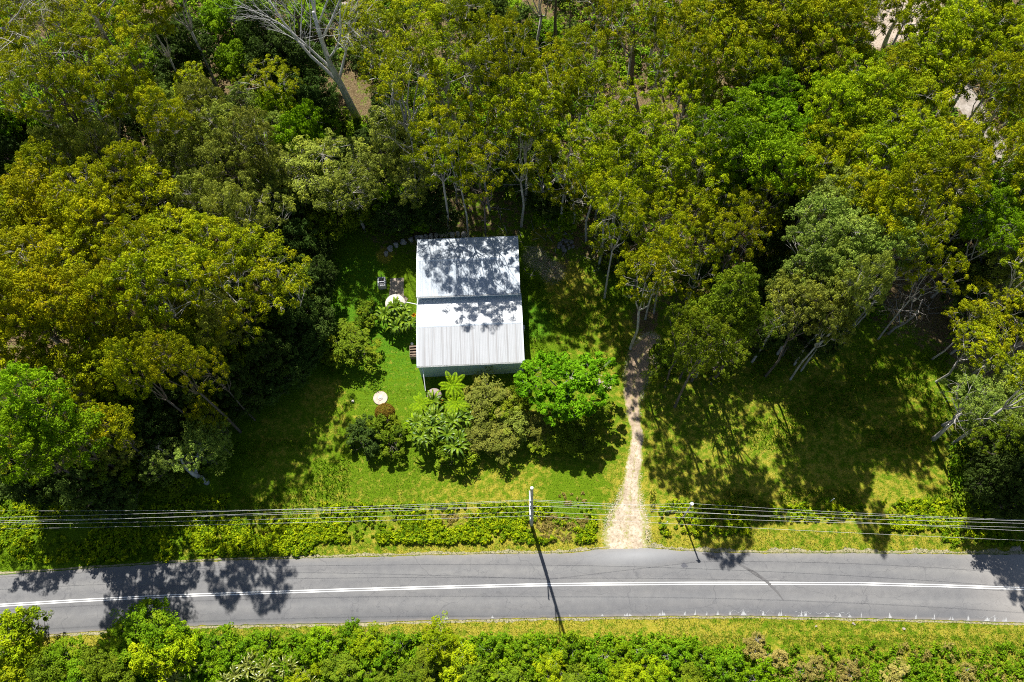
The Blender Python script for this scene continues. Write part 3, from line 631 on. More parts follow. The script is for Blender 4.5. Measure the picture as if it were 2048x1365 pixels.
# ------------------------------------------------------------------ things round the house
def tank(nm, px, py, r, h, label, mat, lidmat):
    g = at(px, py, h); root = empty(nm, (g.x, g.y, float(hz(g.x, g.y))), label, 'water tank')
    MB().lathe((0, 0, 0), [(r, 0), (r, h - .12), (r - .03, h - .06)], 40).build('tank_wall', mat, root, smooth=False)
    MB().lathe((0, 0, 0), [(r, h - .059), (r - .02, h), (.35, h + .16), (.30, h + .16)], 40).build('tank_top', lidmat, root)
    MB().lathe((.25 * r, .2 * r, h + .10), [(.24, 0), (.24, .09), (.02, .11)], 20).build('lid', lidmat, root)
    mb = MB()
    for z in np.arange(.3, h - .2, .3): mb.lathe((0, 0, z), [(r + .02, -.03), (r + .035, 0), (r + .02, .03)], 40)
    mb.build('rib', mat, root); return root
CREAM = simple('tank_cream', (.50, .46, .40), (.40, .37, .32), 3, .6); TBR = simple('tank_brown', (.26, .20, .18), (.19, .15, .14), 3, .7)
T1 = tank('water_tank', 790, 606, 1.22, 1.9, 'round cream water tank half hidden by palms left of the house', CREAM, CREAM)
tank('water_tank', 868, 790, .85, 1.5, 'brown-grey round tank behind the tree fern at the front wall', TBR, TBR)
a0 = at(813, 605, 1.9); b0 = localpt(H1, -wx / 2 + .1, wy / 2 - .5, 2.9)
tag(MB().tube([a0, a0.lerp(b0, .5) + Vector((0, 0, .02)), b0], .055, 8).build('tank_pipe', WHITE), 'white pipe joining the cream tank to the side of the house', 'pipe')
g = at(761, 797); root = empty('septic_lid', (g.x, g.y, float(hz(g.x, g.y))), 'round pale concrete tank lid set in the front lawn', 'tank lid')
MB().lathe((0, 0, 0), [(.86, -.1), (.86, .10), (.83, .13), (.40, .135), (.38, .13)], 48).build('lid', simple('concrete_pale', (.56, .45, .36), (.36, .29, .23), 3.5, .9, bs=.4), root)
MB().lathe((0, 0, .13), [(.31, 0), (.29, .07), (.16, .075), (.15, .14), (.03, .15)], 30).build('cap', CREAM, root)
g = at(706, 803, .1); tag(MB().box((0, 0, 0), (.28, .24, .3)).lathe((0, 0, .15), [(.09, 0), (.08, .06)], 16).build('inspection_cover', CONC, loc=g, bevel=.02), 'small pale inspection cover standing in the sunny lawn', 'drain cover')
g = at(458, 827, .05); tag(MB().lathe((0, 0, -.06), [(.07, 0), (.09, .14), (.02, .17)], 14).build('garden_marker', WHITE, loc=g), 'tiny white knob in the shaded lawn under the trees', 'marker')
# brick barbecue west of the path
g = at(765, 570); root = empty('barbecue', (g.x, g.y, float(hz(g.x, g.y))), 'small block barbecue with open grate at the path edge left of the house', 'barbecue', None, .03)
BLK = simple('grey_block', (.52, .52, .54), (.38, .38, .40), 5, .9, bs=.5); mb = MB()
for s in (-1, 1): mb.box((s * .40, 0, .45), (.16, 1.25, .9))
for y in (-.6, -.02, .6): mb.box((0, y, .45), (.636, .12, .88))
mb.build('block_wall', BLK, root)
mb = MB()
for x in np.arange(-.28, .3, .07): mb.tube([(x, .08, .80), (x, .5, .80)], .012, 5)
mb.build('grate', DARKM, root); MB().box((0, -.31, .78), (.60, .42, .02)).build('hotplate', DARKM, root)
MB().tube([(.05, .66, 0), (.05, .68, 1.5)], .05, 8).build('flue', DARKM, root)
# crates against the left wall
g = at(828, 708); root = empty('timber_crate', (g.x, g.y, float(hz(g.x, g.y))), 'weathered open timber crate against the left wall of the house', 'crate', None, .04)
mb = MB()
for s in (-1, 1): mb.box((s * .42, 0, .4), (.04, 1.5, .8)); mb.box((0, s * .73, .4), (.80, .04, .8))
mb.box((0, 0, .05), (.79, 1.41, .05)); mb.build('crate_side', TIMBER, root)
mb = MB()
for y in (-.45, -.1, .25, .6): mb.box((0, y, .815), (.86, .14, .025))
mb.build('slat', TIMBER, root)
g = at(824, 688, .3); tag(MB().lathe((0, 0, -.3), [(.12, 0), (.16, .3), (.17, .32)], 16).build('bucket', WHITE, loc=g), 'little white bucket beside the crate on the left wall', 'bucket')
# low white marker posts in the verge
for px, py, lb in ((1330, 1050, 'short leaning white marker post right of the driveway mouth'), (1660, 1004, 'thin white marker post in the shaded verge further right')):
    g = at(px, py); root = empty('marker_post', g, lb, 'marker post'); MB().tube([(0, 0, -.1), (.12, .08, 1.05)], .045, 8).build('post', WHITE, root); MB().tube([(.117, .078, 1.0), (.128, .086, 1.09)], .055, 8).build('cap', GALV, root)

# ------------------------------------------------------------------ stone retaining wall, rocks
def stone(rg, r, flat=.7):
    import bmesh
    bm = bmesh.new(); bmesh.ops.create_icosphere(bm, subdivisions=2, radius=1)
    ph = rg.uniform(0, 6.28, 6); sc = (rg.uniform(.8, 1.35), rg.uniform(.7, 1.1), flat * rg.uniform(.8, 1.1))
    for v in bm.verts:
        d = v.co.copy(); k = 1 + .16 * math.sin(2.3 * d.x + ph[0]) * math.cos(2.7 * d.y + ph[1]) + .12 * math.sin(4 * d.z + ph[2] + 2 * d.x) + rg.normal() * .035
        v.co = Vector((max(-.82, min(.82, d.x)) * sc[0], max(-.8, min(.8, d.y)) * sc[1], max(-.75, min(.78, d.z)) * sc[2])) * k * r
    V = [tuple(v.co) for v in bm.verts]; F = [tuple(v.index for v in f.verts) for f in bm.faces]; bm.free(); return V, F
rs = np.random.default_rng(11)
wl = [(770, 517), (776, 505), (786, 496), (800, 490), (815, 485), (830, 480), (848, 477), (868, 475), (888, 473), (910, 472), (935, 471)]
W = [at(x, y) for x, y in wl]; mb = MB(); L_ = 0
for p, q in zip(W[:-1], W[1:]):
    k = max(1, int((q - p).length / .55))
    for i in range(k):
        c = p.lerp(q, (i + .5) / k); ang = math.atan2(q.y - p.y, q.x - p.x)
        for lay in range(2):
            V, F = stone(rs, .34, .75); ca, sa = math.cos(ang), math.sin(ang)
            mb.add([(c.x + (x * ca - y * sa) + rs.normal() * .0, c.y + (x * sa + y * ca), c.z + .2 + lay * .36 + z) for x, y, z in V], F)
tag(mb.build('retaining_wall', simple('wall_stone', (.50, .47, .44), (.24, .22, .21), 3.5, .9, bs=.8, bd=.06)), 'low curved dry-stone retaining wall behind the rear shed', 'retaining wall')
ROCKO = simple('rock_orange', (.55, .33, .14), (.34, .19, .08), 3, .9, bs=.6)
def rock(px, py, r, label, group=None, mat=None):
    g = at(px, py, r * .25); V, F = stone(rs, r); tag(MB().add(V, F).build('rock', mat or ROCK, loc=g), label, 'rock', group); bpy.context.scene.objects  # noqa
rock(1075, 402, .55, 'flat grey rock, left end of the row behind the house', 'row of rocks on the bank', ROCKG)
rock(1090, 403, .60, 'grey rock in the middle of the row behind the house', 'row of rocks on the bank', ROCKG)
rock(1110, 401, .58, 'grey rock, right end of the row behind the house', 'row of rocks on the bank', ROCKG)
rock(1103, 386, .62, 'orange-brown boulder just above the row of grey rocks', None, ROCKO)
rock(1307, 383, .6, 'pale rock glinting between gums right of the orange boulder', None)
rock(877, 350, .9, 'long grey rock in the bright undergrowth above the rear roof', None, ROCKG)
rock(1084, 342, .5, 'small pale rock in bushes above the orange boulder', None)
for i in range(11):
    a_ = i * 2.4; rr_ = 4 + 3.9 * math.sqrt(i); rock(1132 + rr_ * math.cos(a_), 490 + .8 * rr_ * math.sin(a_), rs.uniform(.22, .4), 'small grey rock in the loose pile right of the rear shed', 'loose rock pile', ROCKG)
tl = [(402, 52, 1.0), (418, 44, .8), (395, 68, 1.1), (410, 70, 1.2), (424, 62, 1.0), (388, 40, .7), (405, 30, .8), (432, 30, .6), (440, 54, .8), (418, 82, .7)]
tln = ('at the left of the gully', 'at the top middle of the gully', 'at the lower left end of the gully', 'at the bottom middle of the gully', 'on the right of the bottom middle one', 'at the far upper left of the gully', 'highest in the gully', 'at the upper right of the gully', 'at the right end of the gully', 'lowest in the gully')
for i, (x, y, r) in enumerate(tl): rock(x, y, r * .8, 'pale boulder ' + tln[i] + ', left of the dead tree', 'gully boulders')
for x, y, r, lb in ((274, 86, 1.2, 'pale boulder in the lit gap between the two leaning gums, upper left'), (290, 100, .8, 'smaller pale boulder below the one between the leaning gums'), (268, 8, .9, 'pale boulder at the top edge above the leaning gum'), (312, 133, 1.1, 'brownish boulder in the grass right of the leaning trunk'), (300, 205, 1.0, 'pinkish boulder below the leaning trunk base'), (505, 72, 1.0, 'cream boulder left of the dead tree branches'), (515, 80, .8, 'white-topped boulder touching the cream boulder by the dead tree'), (603, 46, .9, 'pale rock beneath the dead tree limbs'), (688, 14, 1.1, 'cream boulder right of the dead tree top'), (676, 34, 1.0, 'pale boulder below the one right of the dead tree top'), (482, 185, .8, 'pale rock in bushes left of the dead trunk')):
    rock(x, y, r * .8, lb)
for x, y, r, lb in ((1632, 1253, .13, 'small stone on the mown verge, leftmost of three below the road'), (1706, 1247, .12, 'small stone on the mown verge, second of three below the road'), (1709, 1249, .12, 'small stone touching the second stone below the road'), (1808, 1258, .18, 'pale stone alone on the verge below the road at right'), (1252, 776 + 2, .2, 'small dark stone on the upper driveway'), (1196, 763, .45, 'pale stone at the right edge of the bright green tree')):
    rock(x, y, r, lb)

# ------------------------------------------------------------------ power poles and wires
PB = at(1063, 1050); HP = 16.05
POLEW = simple('pole_timber', (.50, .48, .46), (.34, .32, .31), 2, .8, sc=(1, 1, .2))
INS = simple('porcelain', (.82, .82, .84), (.74, .74, .76), 4, .3, bs=0)
def power_pole(loc, label):
    root = empty('power_pole', loc, label, 'power pole', 'timber power poles along the road')
    MB().tube([(0, 0, -.5), (0, 0, 2), (0, 0, 8), (0, 0, HP)], [.20, .19, .165, .135], 14).build('pole', POLEW, root)
    MB().lathe((0, 0, HP), [(.15, -.02), (.15, .04), (.02, .07)], 16).build('pole_cap', WHITE, root)
    for z, y0, y1 in ((13.6, -1.25, .35), (12.0, -1.05, .3), (8.6, -1.45, .25)):
        arm = MB().box((-.20, (y0 + y1) / 2, z), (.11, y1 - y0, .12)).build('crossarm', WHITE, root, bevel=.01)
        MB().tube([(-.16, 0, z - .55), (-.2, y0 * .6, z - .05)], .02, 6).build('brace', GALV, arm)
        for y in (y0 + .12, y0 + .55): MB().lathe((-.20, y, z + .06), [(.03, 0), (.03, .06), (.075, .08), (.05, .13), (.07, .15), (.03, .22)], 12).build('insulator', INS, arm)
    for z in (12.3, 9.75, 7.25, 5.4):
        MB().lathe((-.0, -.24, z - .09), [(.03, 0), (.07, .03), (.045, .08), (.07, .12), (.03, .18)], 12).build('insulator', INS, root)
    MB().tube([(.17, .02, 1.5), (.17, .02, 7)], .03, 6).build('cable_guard', GALV, root)
    return root
power_pole((PB.x, PB.y, float(hz(PB.x, PB.y))), 'tall timber power pole with pale crossarms beside the road, below the house')
S2 = at(1366, 1036); lean = Vector(at_z(1384, 1008, 6.3)) - S2
root = empty('service_pole', S2, 'short slim pole carrying one wire in the verge right of the driveway', 'service pole')
top2 = Vector((lean.x, lean.y, 6.3))
MB().tube([(0, 0, -.4), top2 * .5, top2], [.10, .085, .075], 12).build('pole', POLEW, root)
MB().lathe((top2.x, top2.y, top2.z), [(.17, -.04), (.18, .04), (.05, .09)], 16).build('pole_cap', WHITE, root)
MB().box((top2.x - .16, top2.y + .02, top2.z - .05), (.25, .06, .06)).build('bracket', GALV, root)
def wire(label, mid, lft, rgt, hl, hr, r=.0115, via=None):
    P_ = [];
    Lp = at_z(0, lft, hl); Rp = at_z(2048, rgt, hr); M_ = Vector((PB.x + mid[0], PB.y + mid[1], mid[2]))
    for A_, B_, rev in ((M_, Lp, True), (via or M_, Rp, False)):
        d = (B_ - A_); end = A_ + d * 1.16; sag = .75; Q = []
        for i in range(29):
            u = i / 28; p = A_.lerp(end, u); p.z = p.z - 4 * sag * (u * (1 - u)) + 4 * sag * u * (1 / 1.16) * (1 - 1 / 1.16) * 1.0; Q.append(p)
        P_ += Q[::-1] if rev else ([M_] if via else []) + Q[(0 if via else 1):]
    tag(MB().tube(P_, r, 6).build('power_cable', WIRE), label, 'power cable', 'overhead cables along the road')
wire('uppermost of the four main overhead wires, nearest the lawn', (0, -.24, 12.4), 1035, 1042, 12.0, 12.0)
wire('second overhead wire down from the lawn side', (0, -.24, 9.85), 1042, 1047, 9.6, 9.6)
wire('third overhead wire down, above the lowest', (0, -.24, 7.35), 1049, 1055, 7.1, 7.1)
wire('overhead wire nearest the road surface', (0, -.24, 5.5), 1058, 1081, 5.3, 5.3)
wire('thin pale wire running from the tall pole to the short pole top', (0, .14, 8.0), 1022, 1040, 7.0, 6.0, .011, via=S2 + top2 + Vector((0, 0, .1)))
wire('fine overhead wire from the upper crossarm, closest to the pole top', (-.2, -.7, 13.9), 1046, 1062, 13.0, 13.0, .010)
# ------------------------------------------------------------------ trees
LOOK = {'olive': 'olive-green gum', 'gold': 'golden-olive gum', 'lime': 'lime-green gum', 'green': 'mid-green leafy tree', 'bright': 'bright green rounded tree', 'grey': 'grey-olive fine-leaved tree', 'pale': 'pale grey-green tree', 'dark': 'dark green tree'}
# zone: photo rectangle and the landmark that names it
ZONES = [('W1', 0, 0, 350, 215, 'at the upper left corner'), ('N1', 350, 0, 700, 235, 'near the big dead white tree'), ('N2', 700, 0, 980, 235, 'right of the dead tree, top'),
 ('N3', 980, 0, 1360, 200, 'among bare trunks, top centre'), ('N4', 1360, 0, 1740, 170, 'top edge, left of the clearing'), ('N5', 1740, 0, 2100, 250, 'by the sandy clearing, upper right'),
 ('W2', -100, 215, 240, 345, 'left edge above the golden canopy'), ('M1', 240, 215, 560, 390, 'left of the pale domed crown'), ('M2', 560, 215, 830, 390, 'below the dead tree foot'),
 ('M3', 830, 200, 1120, 420, 'behind the house roof'), ('M4', 1120, 200, 1420, 400, 'up the slope right of the house'), ('M5', 1420, 170, 1740, 390, 'around the lime crowns, upper right'), ('M6', 1740, 250, 2100, 420, 'beside the grey track at right'),
 ('W3', -100, 345, 245, 570, 'in the golden canopy at left edge'), ('L1', 245, 390, 640, 560, 'in the upper left wood'), ('W4', -100, 570, 245, 750, 'below the golden crowns, left edge'), ('L2', 245, 560, 700, 700, 'beside the left lawn'),
 ('W5', -100, 750, 245, 1100, 'at lower left above the road'), ('L3', 245, 700, 640, 1100, 'by the gnarled tree, lower left'), ('C1', 640, 390, 1040, 560, 'beside the stone retaining wall'), ('R1', 1040, 400, 1400, 560, 'right of the rear shed'),
 ('R2', 1200, 560, 1560, 900, 'right of the driveway top'), ('R3', 1400, 390, 1640, 560, 'in the brown clearing'), ('R4', 1560, 390, 1860, 760, 'in the grey-green grove'), ('R5', 1860, 420, 2150, 740, 'in the right-edge gully'), ('R6', 1860, 740, 2150, 1100, 'right edge above the cables'),
 ('S1', -100, 1100, 3000, 1500, 'below the road')]
def zone(px, py):
    for z in ZONES:
        if z[1] <= px < z[3] and z[2] <= py < z[4]: return z[0], z[5]
    return 'C0', 'near the house'
# (px, py, radius px, leaf, proto stem, height m)   crown centres measured on the photograph
T_ = []
def add(leaf, pr_, h, *pts):
    for p in pts: T_.append((p[0], p[1], p[2] if len(p) > 2 else 62, leaf, pr_, p[3] if len(p) > 3 else h))
add('gold', 'gum', 21, (150, 395, 60), (70, 385, 62), (10, 440, 60), (95, 455, 66), (190, 440, 60), (55, 530, 70), (140, 520, 66), (215, 505, 52), (15, 600, 62), (90, 600, 66), (170, 590, 62))
add('gold', 'gum', 21, (30, 690, 62), (115, 680, 62), (190, 665, 56))
add('olive', 'gum', 21, (560, 560, 60), (500, 500, 55), (420, 485, 60), (330, 480, 62), (265, 500, 52), (335, 640, 62), (480, 640, 50))
add('olive', 'gum', 20, (90, 340, 55), (250, 330, 46), (300, 375, 52), (235, 420, 46), (220, 590, 50), (285, 560, 60), (360, 555, 62), (440, 555, 60), (500, 560, 52), (270, 650, 56), (400, 630, 56), (340, 720, 55), (265, 735, 50), (70, 750, 56), (150, 745, 52), (205, 730, 48), (150, 810, 44), (420, 740, 36), (210, 855, 48), (400, 820, 34, 10), (420, 850, 30, 8))
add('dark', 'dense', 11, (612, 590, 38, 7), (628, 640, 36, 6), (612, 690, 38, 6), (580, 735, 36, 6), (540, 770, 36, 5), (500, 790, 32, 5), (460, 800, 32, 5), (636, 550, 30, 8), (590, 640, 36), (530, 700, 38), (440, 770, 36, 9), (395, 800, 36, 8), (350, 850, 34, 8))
add('green', 'dense', 7, (405, 835, 30), (300, 960, 28, 4), (265, 935, 32, 6))
add('green', 'dense', 11, (560, 620, 46), (595, 560, 42, 8), (600, 610, 34, 7), (430, 700, 46), (480, 700, 40), (230, 790, 50), (280, 800, 44), (300, 735, 40), (210, 930, 40), (330, 975, 22, 3), (355, 965, 22, 3.5), (250, 850, 40), (620, 455, 40, 6), (680, 420, 42, 6), (650, 400, 36, 6), (710, 400, 36, 6), (370, 500, 40, 10))
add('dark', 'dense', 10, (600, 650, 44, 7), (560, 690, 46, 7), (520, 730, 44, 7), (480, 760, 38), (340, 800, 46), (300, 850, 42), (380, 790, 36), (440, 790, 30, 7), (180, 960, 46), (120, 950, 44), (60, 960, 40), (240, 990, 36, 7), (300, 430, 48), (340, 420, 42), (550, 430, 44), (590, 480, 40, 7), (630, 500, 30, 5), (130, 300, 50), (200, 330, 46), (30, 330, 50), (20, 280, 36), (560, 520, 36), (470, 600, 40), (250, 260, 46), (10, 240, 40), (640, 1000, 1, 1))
T_.pop()
add('bright', 'gum', 20, (60, 800, 70), (120, 870, 72), (40, 890, 66), (215, 1500, 1, 1)); T_.pop()
add('bright', 'dense', 11, (45, 250, 58), (590, 285, 40), (620, 255, 34), (560, 230, 36), (270, 110, 30, 5), (450, 30, 36, 6), (610, 20, 36, 5), (480, 120, 36, 7), (585, 190, 36, 7), (640, 330, 30, 8))
add('bright', 'gum', 18, (1995, 370, 60), (1960, 415, 56), (2030, 420, 54), (1990, 460, 50))
add('grey', 'fine', 17, (640, 330, 78), (575, 350, 56), (700, 370, 58), (520, 340, 56), (450, 330, 56), (370, 320, 58), (390, 400, 52), (460, 420, 52), (520, 420, 50), (790, 270, 60, 16), (760, 330, 54, 15), (820, 350, 50, 14), (440, 260, 54), (350, 270, 52), (500, 270, 50), (200, 290, 50), (150, 250, 46), (100, 310, 44), (400, 210, 46, 16), (440, 640, 46), (210, 480, 1, 1)); T_.pop()
add('grey', 'fine', 12, (215, 905, 42), (170, 905, 40), (2020, 560, 50), (2030, 500, 52), (1990, 520, 46))
add('pale', 'fine', 10, (2010, 770, 66), (1955, 800, 54), (1975, 840, 46), (2035, 830, 56), (395, 895, 44, 8), (430, 880, 32, 7), (315, 925, 34, 8), (130, 280, 34), (320, 320, 34), (560, 260, 40, 11), (550, 385, 40), (480, 200, 36, 9), (330, 200, 34, 9))
add('green', 'fine', 12, (2010, 880, 46), (1960, 470, 40))
add('olive', 'tall', 25, (50, 60, 74), (130, 50, 76), (100, 150, 72), (40, 170, 60), (210, 60, 72), (235, 150, 62), (180, 190, 56), (760, 60, 78), (850, 60, 70), (800, 150, 74), (880, 130, 72), (930, 50, 56), (965, 130, 60), (1010, 90, 54))
add('olive', 'gum', 21, (975, 240, 66), (1050, 210, 62), (1040, 280, 60), (970, 300, 56), (1090, 130, 60), (1100, 190, 56), (1080, 350, 56, 14), (1030, 150, 52), (1130, 290, 56), (1170, 110, 54), (1150, 200, 58), (1150, 370, 54, 13), (290, 30, 50), (270, 190, 44), (320, 230, 44), (370, 215, 40, 13), (530, 150, 46, 12), (380, 160, 36, 9), (560, 170, 40, 11), (830, 30, 50), (720, 25, 46, 15))
add('lime', 'gum', 21, (1220, 260, 62), (1270, 220, 56), (1300, 270, 66), (1240, 320, 60), (1310, 330, 62), (1280, 380, 52, 14), (1370, 290, 60), (1350, 220, 54), (1385, 170, 36), (1400, 340, 60), (1200, 180, 50), (1340, 390, 52, 14), (1190, 330, 50))
add('olive', 'gum', 21, (1270, 30, 60), (1340, 20, 52), (1390, 60, 60), (1450, 30, 60), (1450, 100, 58), (1510, 60, 64), (1570, 30, 60), (1580, 90, 60), (1640, 50, 62), (1690, 20, 50), (1640, 110, 56), (1700, 100, 40), (1220, 20, 44), (1330, 110, 36), (1390, 120, 46), (1430, 180, 42, 14), (1510, 130, 46))
add('olive', 'airy', 21, (1350, 485, 46), (1110, 150, 48), (1020, 205, 44), (1850, 470, 48, 24), (1815, 520, 44, 23), (1880, 540, 44, 22), (868, 285, 58), (915, 300, 50), (958, 345, 50), (890, 240, 50))
add('dark', 'dense', 11, (1570, 160, 50), (1500, 190, 42), (1620, 180, 42), (1460, 240, 36), (1640, 230, 40), (820, 260, 44, 8), (735, 300, 42, 8), (680, 330, 40, 8), (520, 60, 44), (370, 80, 46, 12), (355, 130, 46, 10), (560, 110, 50), (620, 130, 46, 8), (620, 190, 44, 8), (960, 20, 50, 10), (1030, 60, 44, 8), (1010, 340, 40, 6), (920, 260, 30, 5), (870, 420, 40, 6), (790, 430, 36, 6), (1080, 300, 40, 8), (1100, 400, 36, 5), (600, 400, 40, 8), (770, 220, 36, 6))
add('lime', 'gum', 21, (1700, 160, 62), (1660, 210, 56), (1750, 195, 66), (1700, 250, 66), (1780, 260, 62), (1830, 290, 60), (1760, 320, 62), (1700, 320, 56), (1840, 150, 64), (1870, 90, 62), (1920, 50, 60), (1960, 110, 60), (1990, 60, 60), (2030, 110, 56), (2030, 30, 52))
add('olive', 'gum', 21, (1800, 150, 58), (1840, 220, 60), (1880, 170, 52), (1900, 290, 56), (1880, 350, 58), (1820, 380, 60, 24), (1730, 390, 54), (1930, 340, 52), (1650, 290, 60), (1640, 350, 56), (1860, 430, 56, 24), (1920, 400, 50, 14), (1780, 430, 54, 24), (2020, 230, 48), (2035, 300, 50), (1960, 300, 34), (1760, 20, 44), (1840, 30, 40), (2000, 160, 50), (2000, 620, 62, 14), (2035, 680, 56, 13), (1960, 690, 46, 12), (1950, 640, 40, 12))
add('bright', 'gum', 20, (1540, 200, 60), (1480, 230, 56), (1560, 260, 62), (1490, 290, 62), (1430, 270, 50), (1560, 330, 60), (1480, 350, 56, 15), (1430, 400, 44, 13), (1610, 340, 50))
add('olive', 'gum', 19, (1440, 410, 56), (1370, 420, 52), (1300, 440, 54, 23), (1240, 420, 48, 23), (1500, 430, 50), (1220, 380, 46), (1420, 470, 44), (1480, 460, 42), (1210, 480, 34, 9), (1330, 500, 40, 18), (1400, 530, 36, 15), (1520, 520, 36, 8), (1480, 540, 36, 8))
add('olive', 'gum', 18, (1300, 548, 58, 21), (1395, 600, 34, 9), (1530, 400, 44), (1560, 470, 44, 10))
add('pale', 'gum', 21, (1690, 400, 66), (1640, 440, 56), (1740, 430, 60), (1780, 480, 58), (1700, 480, 60), (1640, 500, 52), (1720, 520, 46), (1680, 540, 50), (1620, 540, 48))
add('grey', 'gum', 20, (1640, 580, 56), (1690, 590, 50), (1580, 600, 50), (1620, 620, 48), (1670, 640, 42), (1740, 560, 42, 25))
add('dark', 'dense', 10, (1560, 640, 44), (1600, 660, 40), (1650, 670, 36), (1560, 560, 44), (1590, 430, 44, 12), (1530, 580, 42), (1860, 500, 40), (1910, 470, 44, 12), (1940, 560, 40), (1540, 500, 40), (2030, 930, 50), (1990, 950, 44), (2040, 1000, 46, 7), (2030, 640, 40, 8), (1420, 560, 36, 7), (1240, 470, 36, 5), (1500, 680, 34, 6))
add('green', 'gum', 21, (1470, 590, 52), (1440, 640, 56), (1490, 640, 50), (1410, 680, 54), (1380, 650, 40), (1450, 700, 46, 10), (1380, 710, 40, 9))
add('green', 'small', 5, (1330, 720, 36), (1440, 745, 24, 2.5), (1580, 480, 34, 6), (1370, 560, 30, 5))
add('bright', 'small', 5, (1100, 430, 30, 3), (1130, 440, 30, 3), (890, 330, 30, 3), (870, 310, 26, 3), (940, 330, 26, 3), (850, 430, 34, 4), (820, 410, 34, 4), (650, 250, 30, 4), (510, 20, 30, 4), (1020, 20, 30, 4), (1090, 60, 30, 4), (760, 400, 34, 5), (540, 200, 30, 4))
# northern neighbours whose crowns only just enter the frame and shade it
add('olive', 'gum', 21, (60, -30), (330, -40), (560, -60, 50), (900, -50), (1080, -60), (1200, -50), (1330, -60), (1480, -50), (1620, -40), (1860, -50), (1980, -40), (-40, 120), (-40, 430), (-40, 560), (-45, 700), (2090, 100), (2090, 340), (2090, 520), (2095, 760), (-40, 900, 60, 14))
# south side: tall-ish bushes under the road
add('lime', 'small', 5, (285, 1245, 44), (320, 1275, 40), (245, 1290, 40, 4), (120, 1320, 40, 4), (160, 1350, 36, 4))
add('green', 'small', 5, (20, 1280, 48, 6), (55, 1250, 30, 5), (30, 1340, 44), (90, 1355, 36), (300, 1310, 40), (200, 1330, 40), (350, 1300, 36), (230, 1360, 36), (640, 1300, 30, 2), (680, 1330, 36, 3), (730, 1270, 34, 3), (760, 1340, 30, 2), (880, 1270, 40, 4.5), (860, 1310, 36, 3), (910, 1300, 40, 4), (940, 1340, 36, 3), (1100, 1320, 34, 3), (1150, 1350, 36, 3), (1250, 1340, 36, 3), (1020, 1350, 36, 3), (600, 1350, 34, 3), (820, 1350, 34, 3), (1310, 1330, 30, 3), (1380, 1350, 32, 3))
add('lime', 'bush', 2.6, (430, 1280, 34), (480, 1300, 34), (530, 1290, 34), (560, 1330, 34), (700, 1265, 30), (740, 1310, 34), (790, 1290, 34), (980, 1290, 34), (1040, 1310, 34), (1200, 1320, 34), (1290, 1290, 30), (1350, 1300, 30), (1410, 1320, 30), (1450, 1345, 30), (1070, 1285, 28), (1140, 1290, 30), (1180, 1360, 30), (400, 1320, 30))
add('bright', 'bush', 2.4, (610, 1290, 34), (640, 1280, 30), (440, 1320, 30), (380, 1290, 28), (1090, 1340, 30), (1240, 1300, 30), (1000, 1325, 30), (1520, 1350, 26), (1340, 1355, 28))
add('dry', 'bush', 1.2, (1510, 1295, 22), (1545, 1322, 22), (1620, 1340, 24), (1700, 1345, 22), (1795, 1352, 24), (1935, 1355, 20))
KINDN = {'airy': ('gum_tree', 'tree'), 'gum': ('gum_tree', 'tree'), 'tall': ('tall_gum_tree', 'tree'), 'fine': ('fine_leaved_tree', 'tree'), 'dense': ('rainforest_tree', 'tree'), 'small': ('small_tree', 'small tree'), 'bush': ('shrub', 'shrub')}
LOOK_S = {'weed': 'lime-green', 'olive': 'olive', 'lime': 'lime-green', 'green': 'deep green', 'bright': 'bright green', 'dry': 'dry brown', 'dark': 'dark green', 'pale': 'pale', 'gold': 'golden', 'grey': 'grey'}
rt = np.random.default_rng(21); cnt = {}
recs = []
for px, py, rpx, leaf, pr_, h in T_:
    if 380 < px < 1440 and py > 1240: py += 13; rpx *= .88; h *= .85
    R0, H0 = SIZE[pr_]
    if 0: pass
    if 955 < px < 1260 and 60 < py < 400 and pr_ == 'gum' and (px, py) != (958, 345) and int(px + py) % 20: h *= .7
    if px < 640 and 540 < py < 1000 and pr_ == 'gum': h = (22.5 if py < 660 else 24 if 240 < px < 370 and py < 760 else 18) if leaf in ('gold', 'olive') and h > 15 else max(h, 22) if leaf == 'bright' else h
    if 255 < px < 420 and 600 < py < 705 and pr_ == 'gum': h = 13
    if 440 < px < 640 and py > 440 and pr_ == 'gum' and leaf in ('gold', 'olive'): h = 16.5
    if 400 < px < 640 and py > 530 and pr_ == 'gum' and leaf in ('gold', 'olive'): pr_ = 'airy'
    if py > 1150 and leaf == 'lime': leaf = 'weed'
    if px > 500 and leaf == 'grey' and pr_ == 'fine' and px < 900: h *= .72
    if py > 1260 and leaf == 'green' and len(recs) % 2: leaf = 'lime'
    h = h * rt.uniform(.9, 1.1)
    zc = {'airy': .84, 'gum': .86, 'tall': .84, 'fine': .80, 'dense': .68, 'small': .68, 'bush': .6}[pr_] * h
    g = at(px, py, zc); e = at(px + rpx, py, zc); rad = abs(e.x - g.x)
    recs.append([px, py, rad, leaf, pr_, h, g])
groups = {}
